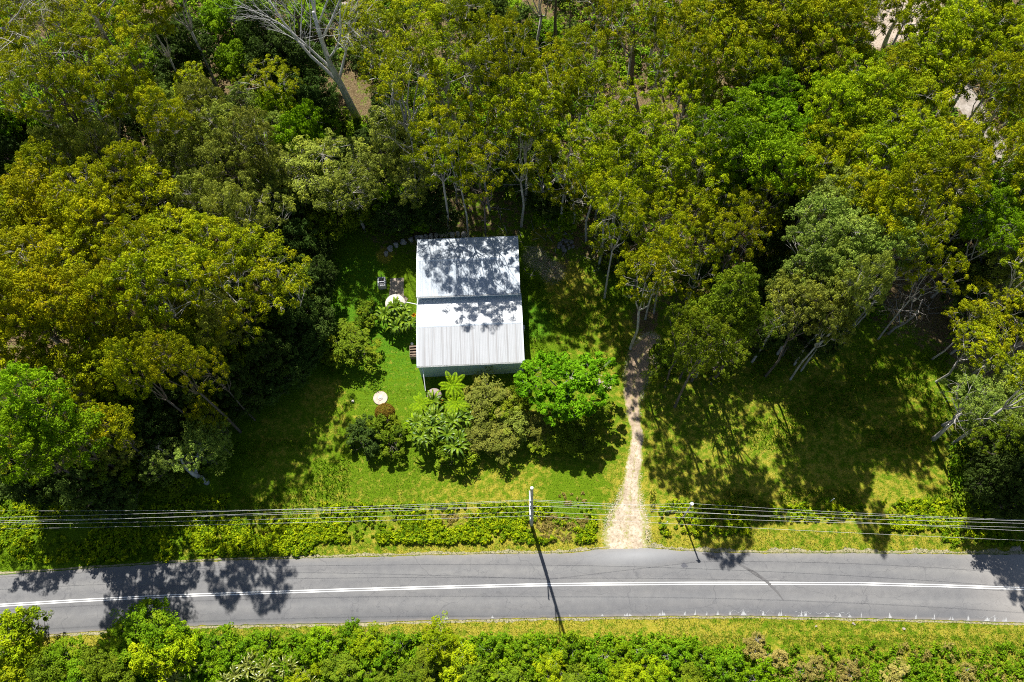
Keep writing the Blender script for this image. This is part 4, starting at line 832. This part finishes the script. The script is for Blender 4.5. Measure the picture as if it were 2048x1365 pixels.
for i, r in enumerate(recs):
    px, py = r[0], r[1]
    if py >= 1100: z = ('S%d' % int(max(0, min(4, (px + 40) // 340))), ('below the road, far left', 'below the road, left half', 'below the road near the pole shadow', 'below the road opposite the driveway', 'below the road, dry right end')[int(max(0, min(4, (px + 40) // 340)))])
    else: z = zone(min(2047, max(0, px)), max(0, py))
    nm = 'thin-crowned ' + LOOK[r[3]] if r[4] == 'airy' else LOOK[r[3]] if r[4] in ('gum', 'airy', 'fine', 'dense', 'tall') else LOOK_S[r[3]] + (' small tree' if r[4] == 'small' else ' shrub')
    if r[4] == 'tall': nm = 'tall ' + nm
    if r[4] == 'dense' and r[3] == 'bright': nm = 'bright green bushy tree'
    if r[4] == 'fine' and r[3] == 'green': nm = 'fine-leaved green tree'
    if r[4] == 'gum' and r[3] == 'grey': nm = 'grey-green gum'
    if r[4] == 'gum' and r[3] == 'pale': nm = 'pale-leaved gum'
    if r[4] == 'gum' and r[3] == 'green': nm = 'mid-green gum'
    if r[4] == 'gum' and r[3] == 'bright': nm = 'bright green gum'
    groups.setdefault((z, nm), []).append(i)
ORD = ['leftmost', 'second from left', 'third from left', 'fourth from left', 'fifth from left', 'sixth from left', 'seventh from left', 'eighth from left', 'ninth from left', 'tenth from left', 'eleventh from left', 'twelfth from left', 'thirteenth from left']
NUM = ['', '', 'two', 'three', 'four', 'five', 'six', 'seven', 'eight', 'nine', 'ten', 'eleven', 'twelve', 'thirteen', 'fourteen', 'fifteen']
labels = {}
for (z, nm), ids in groups.items():
    ids = sorted(ids, key=lambda i: (recs[i][0], recs[i][1])); k = len(ids)
    if k == 1: labels[ids[0]] = ('the only %s %s' % (nm, z[1]), None)
    elif k == 2:
        for j, i in enumerate(ids): labels[i] = ('%s, the %s one of two %s' % (nm, ('left', 'right')[j], z[1]), nm + 's ' + z[1])
    else:
        for j, i in enumerate(ids):
            o = 'rightmost' if j == k - 1 else (ORD[j] if j < len(ORD) else 'later')
            labels[i] = ('%s of %s %ss %s' % (o, NUM[k] if k < len(NUM) else 'many', nm, z[1]), nm + 's ' + z[1])
variants = {'airy': 4, 'gum': 6, 'tall': 3, 'fine': 4, 'dense': 4, 'small': 3, 'bush': 4}
for i, (px, py, rad, leaf, pr_, h, g) in enumerate(recs):
    R0, H0 = SIZE[pr_]; v = (i * 7 + int(px)) % variants[pr_]; nm, cat = KINDN[pr_]
    base = (g.x, g.y, float(hz(g.x, g.y)))
    if pr_ == 'gum' and (leaf == 'olive' or leaf == 'lime') and zone(min(2047, max(0, px)), max(0, py))[0] in ('N1', 'N2', 'N3', 'M3', 'M4', 'R1', 'R2', 'R3', 'R5') and i % 4: pr_ = 'airy'; v = (i * 7 + int(px)) % 4
    lb, gp = labels[i]
    plant(nm, pr_ + str(v), leaf, base, rad / R0 * 1.04, h / H0, rt.uniform(0, 6.28), lb, cat, gp, bark=BARKD if (px < 640 and py > 560) or (leaf in ('dark', 'green') or rt.uniform() < .12) else BARK)
print('trees', len(recs), 'max group', max(len(v) for v in groups.values()), [ (k[1],k[0][1],len(v)) for k,v in groups.items() if len(v)>13])

# dead and half-bare trees, each with its own wood
def dead(name, base, top, h, label, seed, r0, R=1.0, mat=DEADW, scale=1.0, **kw):
    b = at(*base); tp = at_z(top[0], top[1], b.z + h); d = (tp - b) / h
    root = empty(name, b, label, 'dead tree' if (mat is DEADW or 'dead' in label) else 'tree')
    o = mesh_obj('trunk', dead_mesh(seed, (tp - b).length, R, r0, lean=(d.x, d.y), **kw), mat, root); return root
dead('dead_tree', (716, 238), (610, 40), 23, 'big dead white gum leaning left over the rocky gully', 5, .58, 1.05, nb=6, start=.34, up=1.15, wig=.09)
dead('dead_tree', (1775, 668), (1835, 590), 9, 'small bleached dead tree with twisted limbs right of the grove', 8, .20, 1.1, nb=4, start=.25, up=.5, wig=.2, mat=simple('wood_grey', (.34, .31, .28), (.2, .18, .16), 3, .8))
dead('dead_tree', (158, 850), (95, 770), 11, 'bare fallen-looking limbs in the lower left canopy gap', 12, .22, 1.0, nb=3, start=.3, up=.6, mat=BARK, wig=.18)
dead('dead_tree', (328, 160), (300, 118), 6, 'thin dark bare sapling below the gully rocks', 15, .07, 1.1, nb=3, start=.3, up=.7, mat=BARKD)
dead('dead_tree', (1110, 85), (1110, -20), 15, 'straight dark bare trunk, top centre, left of the litter', 31, .30, .5, nb=1, start=.8, up=.8, mat=BARKD, wig=.03)
dead('dead_tree', (1262, 160), (1280, 55), 15, 'thick dark trunk standing in brown litter, top centre', 33, .36, .5, nb=2, start=.7, up=.8, mat=BARKD, wig=.03)
dead('dead_tree', (1768, 95), (1815, 5), 13, 'forked pale trunk against the sandy clearing, upper right', 35, .36, .9, nb=3, start=.45, up=.8, mat=BARK, wig=.08)
dead('dead_tree', (1893, 232), (1918, 165), 9, 'thin pale trunk leaning over the grey track', 37, .12, .8, nb=2, start=.5, up=.8, mat=BARK, wig=.08)
dead('dead_tree', (926, 290), (897, 160), 19, 'long pale trunk rising behind the rear roof', 39, .36, .5, nb=2, start=.75, up=.8, mat=BARK, wig=.04)
dead('dead_tree', (1002, 372), (1018, 280), 13, 'slender forked pale trunk behind the right of the rear roof', 41, .18, .9, nb=2, start=.35, up=.9, mat=BARK, wig=.05)
dead('dead_tree', (833, 405), (818, 290), 15, 'thin straight pale trunk behind the left of the rear roof', 43, .16, .5, nb=2, start=.7, up=.8, mat=BARK, wig=.03)
dead('dead_tree', (165, 205), (60, 20), 24, 'pale many-limbed trunk leaning left, upper left corner', 45, .52, .9, nb=5, start=.4, up=.95, mat=BARK, wig=.08)
dead('dead_tree', (290, 205), (170, 20), 24, 'long dark-footed trunk leaning left beside the lit rocks', 47, .52, .8, nb=4, start=.6, up=.75, mat=BARK, wig=.04)
dead('dead_tree', (1190, 445), (1205, 385), 9, 'leaning grey trunk above the loose rock pile', 49, .20, .7, nb=2, start=.7, up=.8, mat=BARK, wig=.05)
dead('dead_tree', (1140, 118), (1140, 10), 14, 'slim dark trunk beside the straight one, top centre', 51, .18, .5, nb=1, start=.8, up=.8, mat=BARKD, wig=.03)
dead('dead_tree', (942, 40), (943, -30), 12, 'pale straight trunk at the top edge, centre', 53, .22, .4, nb=1, start=.8, up=.8, mat=BARK, wig=.03)
dead('dead_tree', (1390, 752), (1412, 692), 9, 'pale leaning trunk base under the green gums right of driveway', 55, .34, .6, nb=2, start=.8, up=.8, mat=BARK, wig=.04)
dead('dead_tree', (1866, 880), (1935, 832), 9, 'pale trunk leaning right toward the pale-leaved crowns', 57, .30, .8, nb=3, start=.7, up=.8, mat=BARK, wig=.05)
# gnarled white-limbed tree, lower left
b = at(415, 967); root = empty('gnarled_tree', b, 'gnarled white-limbed tree with sparse leaves, lower left lawn edge', 'tree')
tp = at_z(375, 905, b.z + 5.5); d = (tp - b) / 5.5
mesh_obj('trunk', dead_mesh(71, 6.3, 1.15, .34, lean=(d.x, d.y), nb=4, start=.2, up=.35, wig=.28), DEADW, root)
rg = np.random.default_rng(72); C = [np.array(at_z(x, y, b.z + z) - b) for x, y, z in ((310, 915, 6), (325, 940, 5.5), (345, 885, 7), (380, 865, 8), (410, 880, 7), (435, 890, 6.5), (450, 915, 5), (300, 935, 5), (395, 850, 8), (420, 860, 7), (335, 965, 4), (440, 935, 4.5))]
cm = join_leaf('crown', [puffs(rg, C, 1.0, 9, 30, .22, .09)]); mesh_obj('crown', cm, L['pale'], root)
b = at(1866, 884)

# ------------------------------------------------------------------ uncounted growth: stuff
def scatter_poly(rg, boxes, n):
    """random points inside photo-measured rectangles, returned as world ground points; density even over the ground"""
    A = []
    ar = np.array([(x1 - x0) * (y1 - y0) * w_ for x0, y0, x1, y1, w_ in boxes]); ar = ar / ar.sum()
    for (x0, y0, x1, y1, w_), q in zip(boxes, ar):
        k = int(n * q); c = [at(x0, y1), at(x1, y1), at(x1, y0), at(x0, y0)]
        u = rg.uniform(0, 1, (k, 1)); v = rg.uniform(0, 1, (k, 1)); c = [np.array(p)[None] for p in c]
        A.append((c[0] * (1 - u) + c[1] * u) * (1 - v) + (c[3] * (1 - u) + c[2] * u) * v)
    A = np.concatenate(A); A[:, 2] = hz(A[:, 0], A[:, 1]); return A
def nz(P_, s, seed=0.0): return .5 + .25 * (np.sin(P_[:, 0] * s + 1.7 + seed) * np.sin(P_[:, 1] * s * 1.13 + .6 + seed) + np.sin(P_[:, 0] * s * 2.3 + P_[:, 1] * s * 1.9 + seed * 2) * .7 + np.sin(P_[:, 0] * s * .6 - P_[:, 1] * s * 1.5 + 2 + seed))
def stuff_clumps(name, pts, r, hmul, nleaf, ln, wd, leaf, seed, label, ncl=1):
    rg = np.random.default_rng(seed); rr = rg.uniform(*r, len(pts)); C = pts + np.stack([0 * rr, 0 * rr, rr * hmul], 1)
    V, F, ti, cl = puffs(rg, C, rr, 5, nleaf, ln, wd, hmul, -.1)
    tag(mesh_obj(name, join_leaf(name, [(V, F, ti, cl)]), L[leaf]), label, kind='stuff')
rg = np.random.default_rng(88)
wood = [(-60, -40, 700, 400, 1), (700, -40, 1400, 400, 1), (1400, -40, 2110, 420, 1), (-60, 400, 620, 760, .8), (-60, 760, 420, 1000, 1), (1180, 400, 1560, 560, .5), (1560, 400, 1760, 640, .8), (1900, 420, 2110, 800, .8), (1900, 900, 2110, 1010, 1.2), (600, 380, 830, 470, 1.2), (640, 520, 670, 560, 1)]
P1 = scatter_poly(rg, wood, 15000); k = nz(P1, .16); 
pxs = np.array([proj(p) for p in P1]); 
lit = np.zeros(len(P1))
for x, y, r, v in litter: lit = np.maximum(lit, v * (np.hypot(pxs[:, 0] - x, pxs[:, 1] - y) < r * 1.05))
keep = (k > .27) & ((lit < .5) | (rg.uniform(0, 1, len(P1)) < .6))
lime_ = 0
for x, y, w_ in ((1905, 160, 34), (1935, 205, 40), (1965, 260, 40), (1990, 310, 36), (1800, 40, 60), (1850, 25, 50), (1755, 75, 34)): keep &= np.hypot(pxs[:, 0] - x, pxs[:, 1] - y) > w_
P1 = P1[keep]; k = k[keep]; rsel = rg.uniform(0, 1, len(P1)) + (nz(P1, .09, 3) - .5) * 1.2
for nm, mk, leaf, sd_ in (('undergrowth', rsel > .52, 'weed', 1), ('undergrowth', (rsel <= .52) & (rsel > .2), 'green', 2), ('undergrowth', rsel <= .2, 'dark', 3)):
    stuff_clumps(nm, P1[mk], (.5, 1.25), .75, 13, .34, .17, leaf, sd_, 'leafy undergrowth on the forest floor')
# dead sticks on the litter
mb = MB(); Q = scatter_poly(rg, [(1180, -20, 1420, 200, 1), (1180, 400, 1560, 560, 1.2), (840, 380, 1180, 480, 1), (1850, 450, 2050, 640, 1), (380, 0, 720, 130, 1), (1050, 480, 1150, 560, .6)], 420)
for p in Q:
    A = rg.uniform(0, 6.28); ln = rg.uniform(.5, 2.6); d = Vector((math.cos(A), math.sin(A), rg.uniform(-.02, .1))); p = Vector(p) + Vector((0, 0, .06)); mb.tube([p, p + d * ln * .5 + Vector((0, 0, .05)), p + d * ln], [.035, .028, .012], 4, cap=False)
tag(mb.build('fallen_sticks', BARK), 'fallen sticks and bark on brown litter', kind='stuff')
# weeds: the band between lawn and road, the verge left, the growth under the road
band = [(640, 1008, 1180, 1040, .5), (440, 1040, 1190, 1085, 1.5), (330, 1060, 640, 1110, 1.1), (-60, 1090, 340, 1125, .5), (1320, 1005, 1500, 1070, .7), (1500, 1010, 1760, 1040, .45), (-60, 990, 460, 1090, .8), (1760, 1000, 2110, 1060, .8), (1880, 1060, 2060, 1090, .5)]
P2 = scatter_poly(rg, band, 9500); k = nz(P2, .55)
px2 = np.array([proj(p) for p in P2]); keep = (k > .33) | (rg.uniform(0, 1, len(P2)) < .10)
for x, y, r in ((1095, 1050, 22), (1130, 1070, 26), (920, 1038, 20), (900, 1045, 18), (1165, 1045, 16), (1140, 1000, 20), (1063, 1052, 10)): keep &= np.hypot(px2[:, 0] - x, (px2[:, 1] - y) * 1.2) > r
P2 = P2[keep]; rs2 = rg.uniform(0, 1, len(P2))
stuff_clumps('verge_weeds', P2[rs2 > .45], (.10, .36), .7, 10, .22, .12, 'weed', 11, 'bracken and weeds on the bank above the road')
stuff_clumps('verge_weeds', P2[rs2 <= .45], (.12, .40), .8, 10, .22, .12, 'lime', 12, 'olive leafy weeds on the bank above the road')
mb_pts = scatter_poly(rg, [(1075, 1030, 1180, 1082, 1.2), (880, 1028, 960, 1052, 1), (1120, 985, 1170, 1010, .5), (560, 1040, 640, 1060, .3)], 230)
stuff_clumps('dead_bracken', mb_pts, (.12, .3), .4, 8, .24, .05, 'dry', 13, 'dead tan bracken among the verge weeds')
S3 = [(340, 1272, 1400, 1300, .8), (-60, 1300, 1480, 1420, 1.5)]
P3 = scatter_poly(rg, S3, 6500); rs3 = rg.uniform(0, 1, len(P3)) + (nz(P3, .3) - .5)
stuff_clumps('roadside_scrub', P3[rs3 > .55], (.25, .62), .9, 9, .26, .15, 'weed', 14, 'lime-green creeper and scrub below the road')
stuff_clumps('roadside_scrub', P3[rs3 <= .55], (.25, .65), 1.0, 9, .26, .14, 'weed', 15, 'olive scrub mass below the road')
P4 = scatter_poly(rg, [(1440, 1290, 2110, 1330, .5), (1440, 1330, 2110, 1420, 1.3)], 1250); rs4 = rg.uniform(0, 1, len(P4)) + (nz(P4, .4) - .5) * .7
stuff_clumps('dry_scrub', P4[rs4 > .82], (.2, .6), .7, 12, .22, .08, 'dry', 16, 'brown dry bracken below the road at right')
stuff_clumps('roadside_scrub', P4[rs4 <= .82], (.2, .6), .8, 12, .22, .11, 'weed', 17, 'low green scrub below the road at right')
# grass: upright blades over the lawns and verges
def grass(name, boxes, n, seed, ln, wd, label, thr=.0, leaf='grass', zmax=None):
    rg = np.random.default_rng(seed); P_ = scatter_poly(rg, boxes, n); P_ = P_[nz(P_, .5, seed) > thr]
    q = np.array([proj(p) for p in P_]); tp_ = interp_v(TOP, q[:, 0]); bt_ = interp_v(BOT, q[:, 0]); P_ = P_[(q[:, 1] < tp_ - .5) | (q[:, 1] > bt_ + .5)]; q = np.array([proj(p) for p in P_])
    dr = np.interp(q[:, 1], [684, 745, 805, 912, 975, 1030, 1055, 1098], [1298, 1272, 1265, 1271, 1262, 1256, 1254, 1254]); dw = np.interp(q[:, 1], [684, 745, 840, 945, 1005, 1055, 1098], [12, 14, 10, 13, 20, 32, 42])
    P_ = P_[(np.abs(q[:, 0] - dr) > dw) | (q[:, 1] < 684) | (q[:, 1] > 1099) | (rg.uniform(0, 1, len(q)) < .16)]
    k = len(P_); A = rg.uniform(0, 6.28, k); h = rg.uniform(.5, 1.2, k) * ln; w2 = wd * rg.uniform(.7, 1.3, k)
    dx = np.stack([np.cos(A), np.sin(A), 0 * A], 1); B_ = rg.uniform(0, 6.28, k); tip = np.stack([np.cos(B_) * h * .7, np.sin(B_) * h * .7, h], 1); md = tip * np.array([.3, .3, .6])
    P_[:, 2] -= .01
    V = np.stack([P_ - dx * w2[:, None], P_ + dx * w2[:, None], P_ + md + dx * w2[:, None] * .6, P_ + tip], 1).reshape(-1, 3); F = np.arange(4 * k).reshape(k, 4)
    t_ = np.clip(rg.uniform(0, .7, k) + (nz(P_, .25, 2) - .4) * .9, 0, 1)
    tag(mesh_obj(name, np_mesh(name, V, F, attrs={'tint': np.repeat(t_, 4), 'clump': np.repeat(rg.uniform(0, 1, k), 4)}), L[leaf]), label, kind='stuff')
def interp_v(pts, x): return np.interp(x, [p[0] for p in pts], [p[1] for p in pts])
grass('lawn_grass', [(430, 780, 840, 1005, 1), (640, 500, 835, 790, 1), (700, 900, 1250, 1000, 1), (1040, 440, 1300, 760, .9), (1290, 740, 1900, 1000, 1), (1700, 600, 1900, 760, .6), (1900, 860, 2100, 1000, .8), (0, 980, 500, 1090, .6)], 90000, 5, .13, .022, 'mown grass of the lawns')
grass('verge_grass', [(-60, 1085, 1200, 1122, 1.2), (1290, 1060, 2110, 1112, 1.2), (440, 1000, 1250, 1060, .8), (-60, 1232, 2110, 1300, 1), (1400, 1270, 2110, 1340, 1)], 70000, 6, .16, .024, 'mown grass along both road verges')
grass('long_grass', [(1300, 980, 1900, 1050, .7), (440, 880, 700, 1040, .5), (1040, 560, 1260, 720, .5), (1500, 700, 1900, 900, .5), (640, 540, 700, 760, .4), (0, 1100, 340, 1140, .4)], 30000, 7, .42, .03, 'longer tufted grass at the lawn edges', .45, 'weed')
# ------------------------------------------------------------------ garden plants round the house
def frond(mb, base, az, ln, wd, rise, droop, nl=16, lw=.05, rachis=.018, vee=.3, sweep=.35):
    """an arching feather leaf: midrib with paired leaflets"""
    d = Vector((math.cos(az), math.sin(az), 0)); s = Vector((-d.y, d.x, 0)); P_ = []
    for i in range(9):
        u = i / 8; P_.append(base + d * ln * u * (1 - .12 * u) + Vector((0, 0, rise * math.sin(u * 1.7) - droop * u * u)))
    mb.tube(P_, [rachis * (1 - .8 * i / 8) for i in range(9)], 4, cap=False)
    for k in range(nl):
        u = (k + .7) / nl; i = min(7, int(u * 8)); p = P_[i].lerp(P_[i + 1], u * 8 - i); dd = (P_[i + 1] - P_[i]).normalized(); L1 = wd * math.sin(math.pi * min(1, u * .93 + .10)) ** .7
        for sg in (-1, 1):
            t_ = (s * sg + dd * sweep + Vector((0, 0, -vee))).normalized() * L1; w_ = dd * lw
            mb.add([p - w_ * .5, p + t_ * .5 - w_ * .6 + Vector((0, 0, .02)), p + t_, p + t_ * .5 + w_ * .6 + Vector((0, 0, .02))], [(0, 1, 2, 3)])
def strap(mb, base, az, ln, wd, rise, droop):
    d = Vector((math.cos(az), math.sin(az), 0)); s = Vector((-d.y, d.x, 0)); V = []; n_ = 6
    for i in range(n_ + 1):
        u = i / n_; p = base + d * ln * u * (1 - .1 * u) + Vector((0, 0, rise * math.sin(u * 1.8) - droop * u * u)); w_ = wd * (math.sin(math.pi * min(1, u * .85 + .15)) ** .6) * .5 * (1 if i < n_ else .1)
        V += [p - s * w_ + Vector((0, 0, .25 * w_)), p, p + s * w_ + Vector((0, 0, .25 * w_))]
    F = []
    for i in range(n_):
        for j in (0, 1): a_ = i * 3 + j; F.append((a_, a_ + 1, a_ + 4, a_ + 3))
    mb.add(V, F)
rp_ = np.random.default_rng(55)
def leafobj(name, mb, mat, root, tint=None):
    me = mb.mesh(name); nv = len(me.vertices); t_ = np.repeat(rp_.uniform(0, 1, nv // 4 + 1), 4)[:nv]
    for an, v in (('tint', t_), ('clump', np.repeat(rp_.uniform(0, .6, nv // 24 + 1), 24)[:nv])):
        A = me.attributes.new(an, 'FLOAT', 'POINT'); A.data.foreach_set('value', v.astype(np.float32))
    return mesh_obj(name, me, mat, root)
def rosette(kind, px, py, h, n_, ln, mats, label, cat, name, group=None, nst=1, spread=.5, rad=None, **kw):
    g = at(px, py, h); z0 = float(hz(g.x, g.y)); root = empty(name, (g.x, g.y, z0), label, cat, group); tr = MB()
    for k in range(nst):
        A = rp_.uniform(0, 6.28); r = spread * math.sqrt(rp_.uniform(0, 1)) * (nst > 1); hh = h * (rp_.uniform(.75, 1.08) if nst > 1 else 1); bx, by = r * math.cos(A), r * math.sin(A)
        tr.tube([(bx * .5, by * .5, -.1), (bx * .8, by * .8, hh * .5), (bx, by, hh)], [.09, .075, .06], 7)
        mb = MB(); b0 = Vector((bx, by, hh))
        for j in range(n_):
            az = 6.28 * (j + rp_.uniform(-.25, .25)) / n_ * (1 if kind == 'f' else 2.4); q = rp_.uniform(.8, 1.15)
            if kind == 'f': frond(mb, b0, az, ln * q, kw.get('wd', .4), kw.get('rise', .35) * rp_.uniform(.5, 1.3), kw.get('droop', .5) * rp_.uniform(.6, 1.4), kw.get('nl', 18), kw.get('lw', .07), vee=kw.get('vee', .15))
            else: strap(mb, b0, az, ln * q, kw.get('wd', .22), kw.get('rise', .6) * rp_.uniform(.5, 1.5), kw.get('droop', .7) * rp_.uniform(.5, 1.3))
        leafobj('crown', mb, L[mats[k % len(mats)]] if isinstance(mats[0], str) else mats[0], root)
    tr.build('stem', BARKD, root); return root
L['fern'] = leafmat('leaf_fern', (.11, .22, .003), (.32, .46, .008), (.42, .50, .02), var=.03)
L['palm'] = leafmat('leaf_palm', (.05, .11, .005), (.22, .31, .012), (.44, .42, .03), var=.10, rough=.4, spec=.3)
L['strap'] = leafmat('leaf_strap', (.12, .15, .012), (.30, .32, .05), (.55, .50, .22), var=.06, rough=.35, spec=.5)
rosette('f', 905, 772, 3.6, 9, 2.1, ['fern'], 'large bright tree fern against the front wall beside the brown tank', 'tree fern', 'tree_fern', None, wd=.42, rise=.5, droop=.5, nl=17, lw=.085, vee=.02)
rosette('f', 912, 808, 3.2, 8, 1.8, ['fern'], 'bright tree fern overlapping the palm clump, second from the house', 'tree fern', 'tree_fern', None, wd=.34, rise=.4, droop=.5, nl=15, lw=.085, vee=.02)
rosette('f', 842, 808, 3.0, 8, 1.7, ['fern'], 'bright tree fern at the left end of the palm clump', 'tree fern', 'tree_fern', None, wd=.34, rise=.4, droop=.5, nl=15, lw=.085, vee=.02)
rosette('s', 826, 850, 2.5, 11, 1.6, ['palm', 'fern'], 'yellowing palm at the lower left of the garden bed', 'palm', 'garden_palm', None, nst=3, spread=.7, wd=.24, rise=.7, droop=1.0)
for px, py, st, lb in ((850, 872, 4, 'dark glossy clumping palm at the front left of the bed'), (880, 855, 4, 'clumping palm in the middle of the bed below the tree ferns'), (905, 880, 4, 'clumping palm at the lower right of the palm group'), (865, 832, 3, 'clumping palm tucked between the two bright ferns'), (862, 812, 2, 'clumping palm leaning over the brown tank'), (922, 845, 3, 'clumping palm touching the bottlebrush at its left')):
    rosette('s', px, py, 2.9, 13, 1.7, ['palm'], lb, 'palm', 'garden_palm', 'clumping palms in the garden bed', nst=st, spread=1.0, wd=.24, rise=.9, droop=1.25)
L['orange'] = leafmat('leaf_orange', (.40, .14, .012), (.55, .26, .02), var=.03)
for px, py, lb in ((882, 805, 'small orange-leaved cordyline between the ferns'), (828, 633, 'red-orange cordyline touching the left wall')):
    rosette('s', px, py, 1.7, 11, .40, ['orange'], lb, 'cordyline', 'cordyline', None, wd=.13, rise=.5, droop=.3)
for px, py, lb in ((775, 632, 'broad-leaved palm at the left of the clump beside the house'), (800, 625, 'broad-leaved palm just below the cream tank'), (786, 616, 'broad-leaved palm overhanging the cream tank lid'), (790, 650, 'broad-leaved palm, lowest of the clump beside the house'), (815, 645, 'broad-leaved palm nearest the left wall')):
    rosette('s', px, py, 1.9, 13, 1.35, ['palm'], lb, 'palm', 'broad_leaved_palm', 'palms left of the house', nst=3, spread=.5, wd=.26, rise=.8, droop=1.0)
# garden shrubs
def bushy(px, py, rpx, h, leaf, proto, name, cat, label, group=None, bark=BARKD):
    g = at(px, py, h * .6); e = at(px + rpx, py, h * .6); R0, H0 = SIZE[stem(proto)]
    plant(name, proto, leaf, (g.x, g.y, float(hz(g.x, g.y))), abs(e.x - g.x) / R0 * 1.05, h / H0, rp_.uniform(0, 6.28), label, cat, group, bark)
bushy(978, 802, 46, 4.0, 'bottle', 'small0', 'bottlebrush', 'shrub', 'large olive bottlebrush against the front wall')
bushy(1008, 822, 34, 3.6, 'green', 'small1', 'bottlebrush', 'shrub', 'olive bottlebrush just right of the largest one')
bushy(962, 868, 36, 3.0, 'bottle', 'small2', 'bottlebrush', 'shrub', 'dark bottlebrush at the bed edge right of the palms')
bushy(1000, 872, 38, 3.0, 'bottle', 'small1', 'bottlebrush', 'shrub', 'olive bottlebrush in the lower middle of the bed')
bushy(1034, 850, 34, 3.4, 'grey', 'small0', 'bottlebrush', 'shrub', 'yellowish feathery bush in the middle of the bed')
bushy(1040, 784, 20, 3.4, 'green', 'small2', 'bottlebrush', 'shrub', 'narrow feathery bush by the right corner of the front wall')
bushy(1072, 850, 30, 3.0, 'bottle', 'small1', 'bottlebrush', 'shrub', 'olive shrub tucked left of the bright green tree')
bushy(1020, 884, 17, 1.6, 'bright', 'bush0', 'garden_shrub', 'shrub', 'small vivid green ball shrub at the bed foot')
bushy(1181, 884, 17, 1.6, 'pale', 'bush1', 'garden_shrub', 'shrub', 'small pale shrub below the bright green tree')
bushy(1150, 870, 42, 2.6, 'green', 'small2', 'garden_shrub', 'shrub', 'dark leafy shrub under the bright green tree')
bushy(1195, 825, 24, 2.4, 'green', 'small0', 'garden_shrub', 'shrub', 'green shrub at the right edge of the bright green tree')
bushy(1095, 870, 34, 2.4, 'green', 'small1', 'garden_shrub', 'shrub', 'green shrub at the left foot of the bright green tree')
bushy(776, 872, 36, 2.4, 'green', 'bush2', 'garden_shrub', 'shrub', 'dense dark rounded shrub below the rust-coloured ball')
bushy(726, 876, 32, 2.4, 'dark', 'bush3', 'garden_shrub', 'shrub', 'dark shrub at the left end of the garden bed')
bushy(905, 905, 34, 2.2, 'green', 'bush0', 'garden_shrub', 'shrub', 'dark shrub at the shaded foot of the palms')
bushy(700, 692, 46, 3.6, 'green', 'small0', 'citrus_tree', 'small tree', 'dark leafy citrus-like tree alone on the left lawn')
bushy(668, 702, 24, 2.4, 'green', 'bush1', 'garden_shrub', 'shrub', 'shrub at the left side of the lone lawn tree')
bushy(645, 700, 18, 1.4, 'lime', 'bush2', 'garden_shrub', 'shrub', 'small lime shrub further left of the lone lawn tree')
bushy(735, 630, 24, 1.8, 'green', 'bush3', 'garden_shrub', 'shrub', 'low green shrub at the left of the palm clump')
bushy(1134, 777, 78, 7.5, 'poin', 'poin', 'flame_tree', 'tree', 'vivid bright green spreading tree right of the front wall', bark=BARK)
# clipped ball
g = at(770, 826, .7); root = empty('clipped_shrub', (g.x, g.y, 0), 'rust-olive clipped ball shrub below the concrete lid', 'shrub')
rg = np.random.default_rng(91); d = unit(rg, 9000, -.3); Pq = d * (1.12 + rg.normal(size=(9000, 1)) * .05) * [1, .95, .8] + [0, 0, .75]; V, F = leaves(rg, Pq, d, .12, .06)
mesh_obj('crown', join_leaf('crown', [(V, F, rg.uniform(0, 1, 9000), rg.uniform(0, 1, 9000))]), L['brown'], root)
mb = MB(); mb.tube([(0, 0, -.1), (.03, 0, .9)], [.08, .05], 7); mb.build('trunk', BARKD, root)
# strap-leaved plants under the road
for px, py, lb in ((500, 1335, 'spiky pale-tipped strap-leaved plant below the road, left of the group'), (535, 1350, 'spiky strap-leaved plant, second of the group below the road'), (575, 1345, 'spiky strap-leaved plant with whitish leaves, third of the group'), (610, 1358, 'spiky strap-leaved plant, right end of the group'), (340, 1355, 'spiky yellow-green strap-leaved plant at the bottom edge, far left'), (375, 1345, 'spiky yellow-green plant just right of the far left one'), (460, 1358, 'spiky plant at the bottom edge between the strap-leaved groups')):
    rosette('s', px, py, 1.7, 16, 1.35, ['strap'], lb, 'strap-leaved plant', 'strap_leaved_plant', 'strap-leaved plants below the road', nst=3, spread=.7, wd=.15, rise=.8, droop=.5)
# dark palms in the shade, lower left
for px, py, lb in ((200, 1003, 'shaded palm under the wires at the lower left'), (225, 1020, 'second shaded palm under the wires, slightly right')):
    rosette('f', px, py, 2.2, 10, 1.8, ['palm'], lb, 'palm', 'garden_palm', 'shaded palms under the wires', nst=1, wd=.4, rise=.7, droop=.9, nl=16, lw=.06, vee=.4)
bpy.context.view_layer.update()
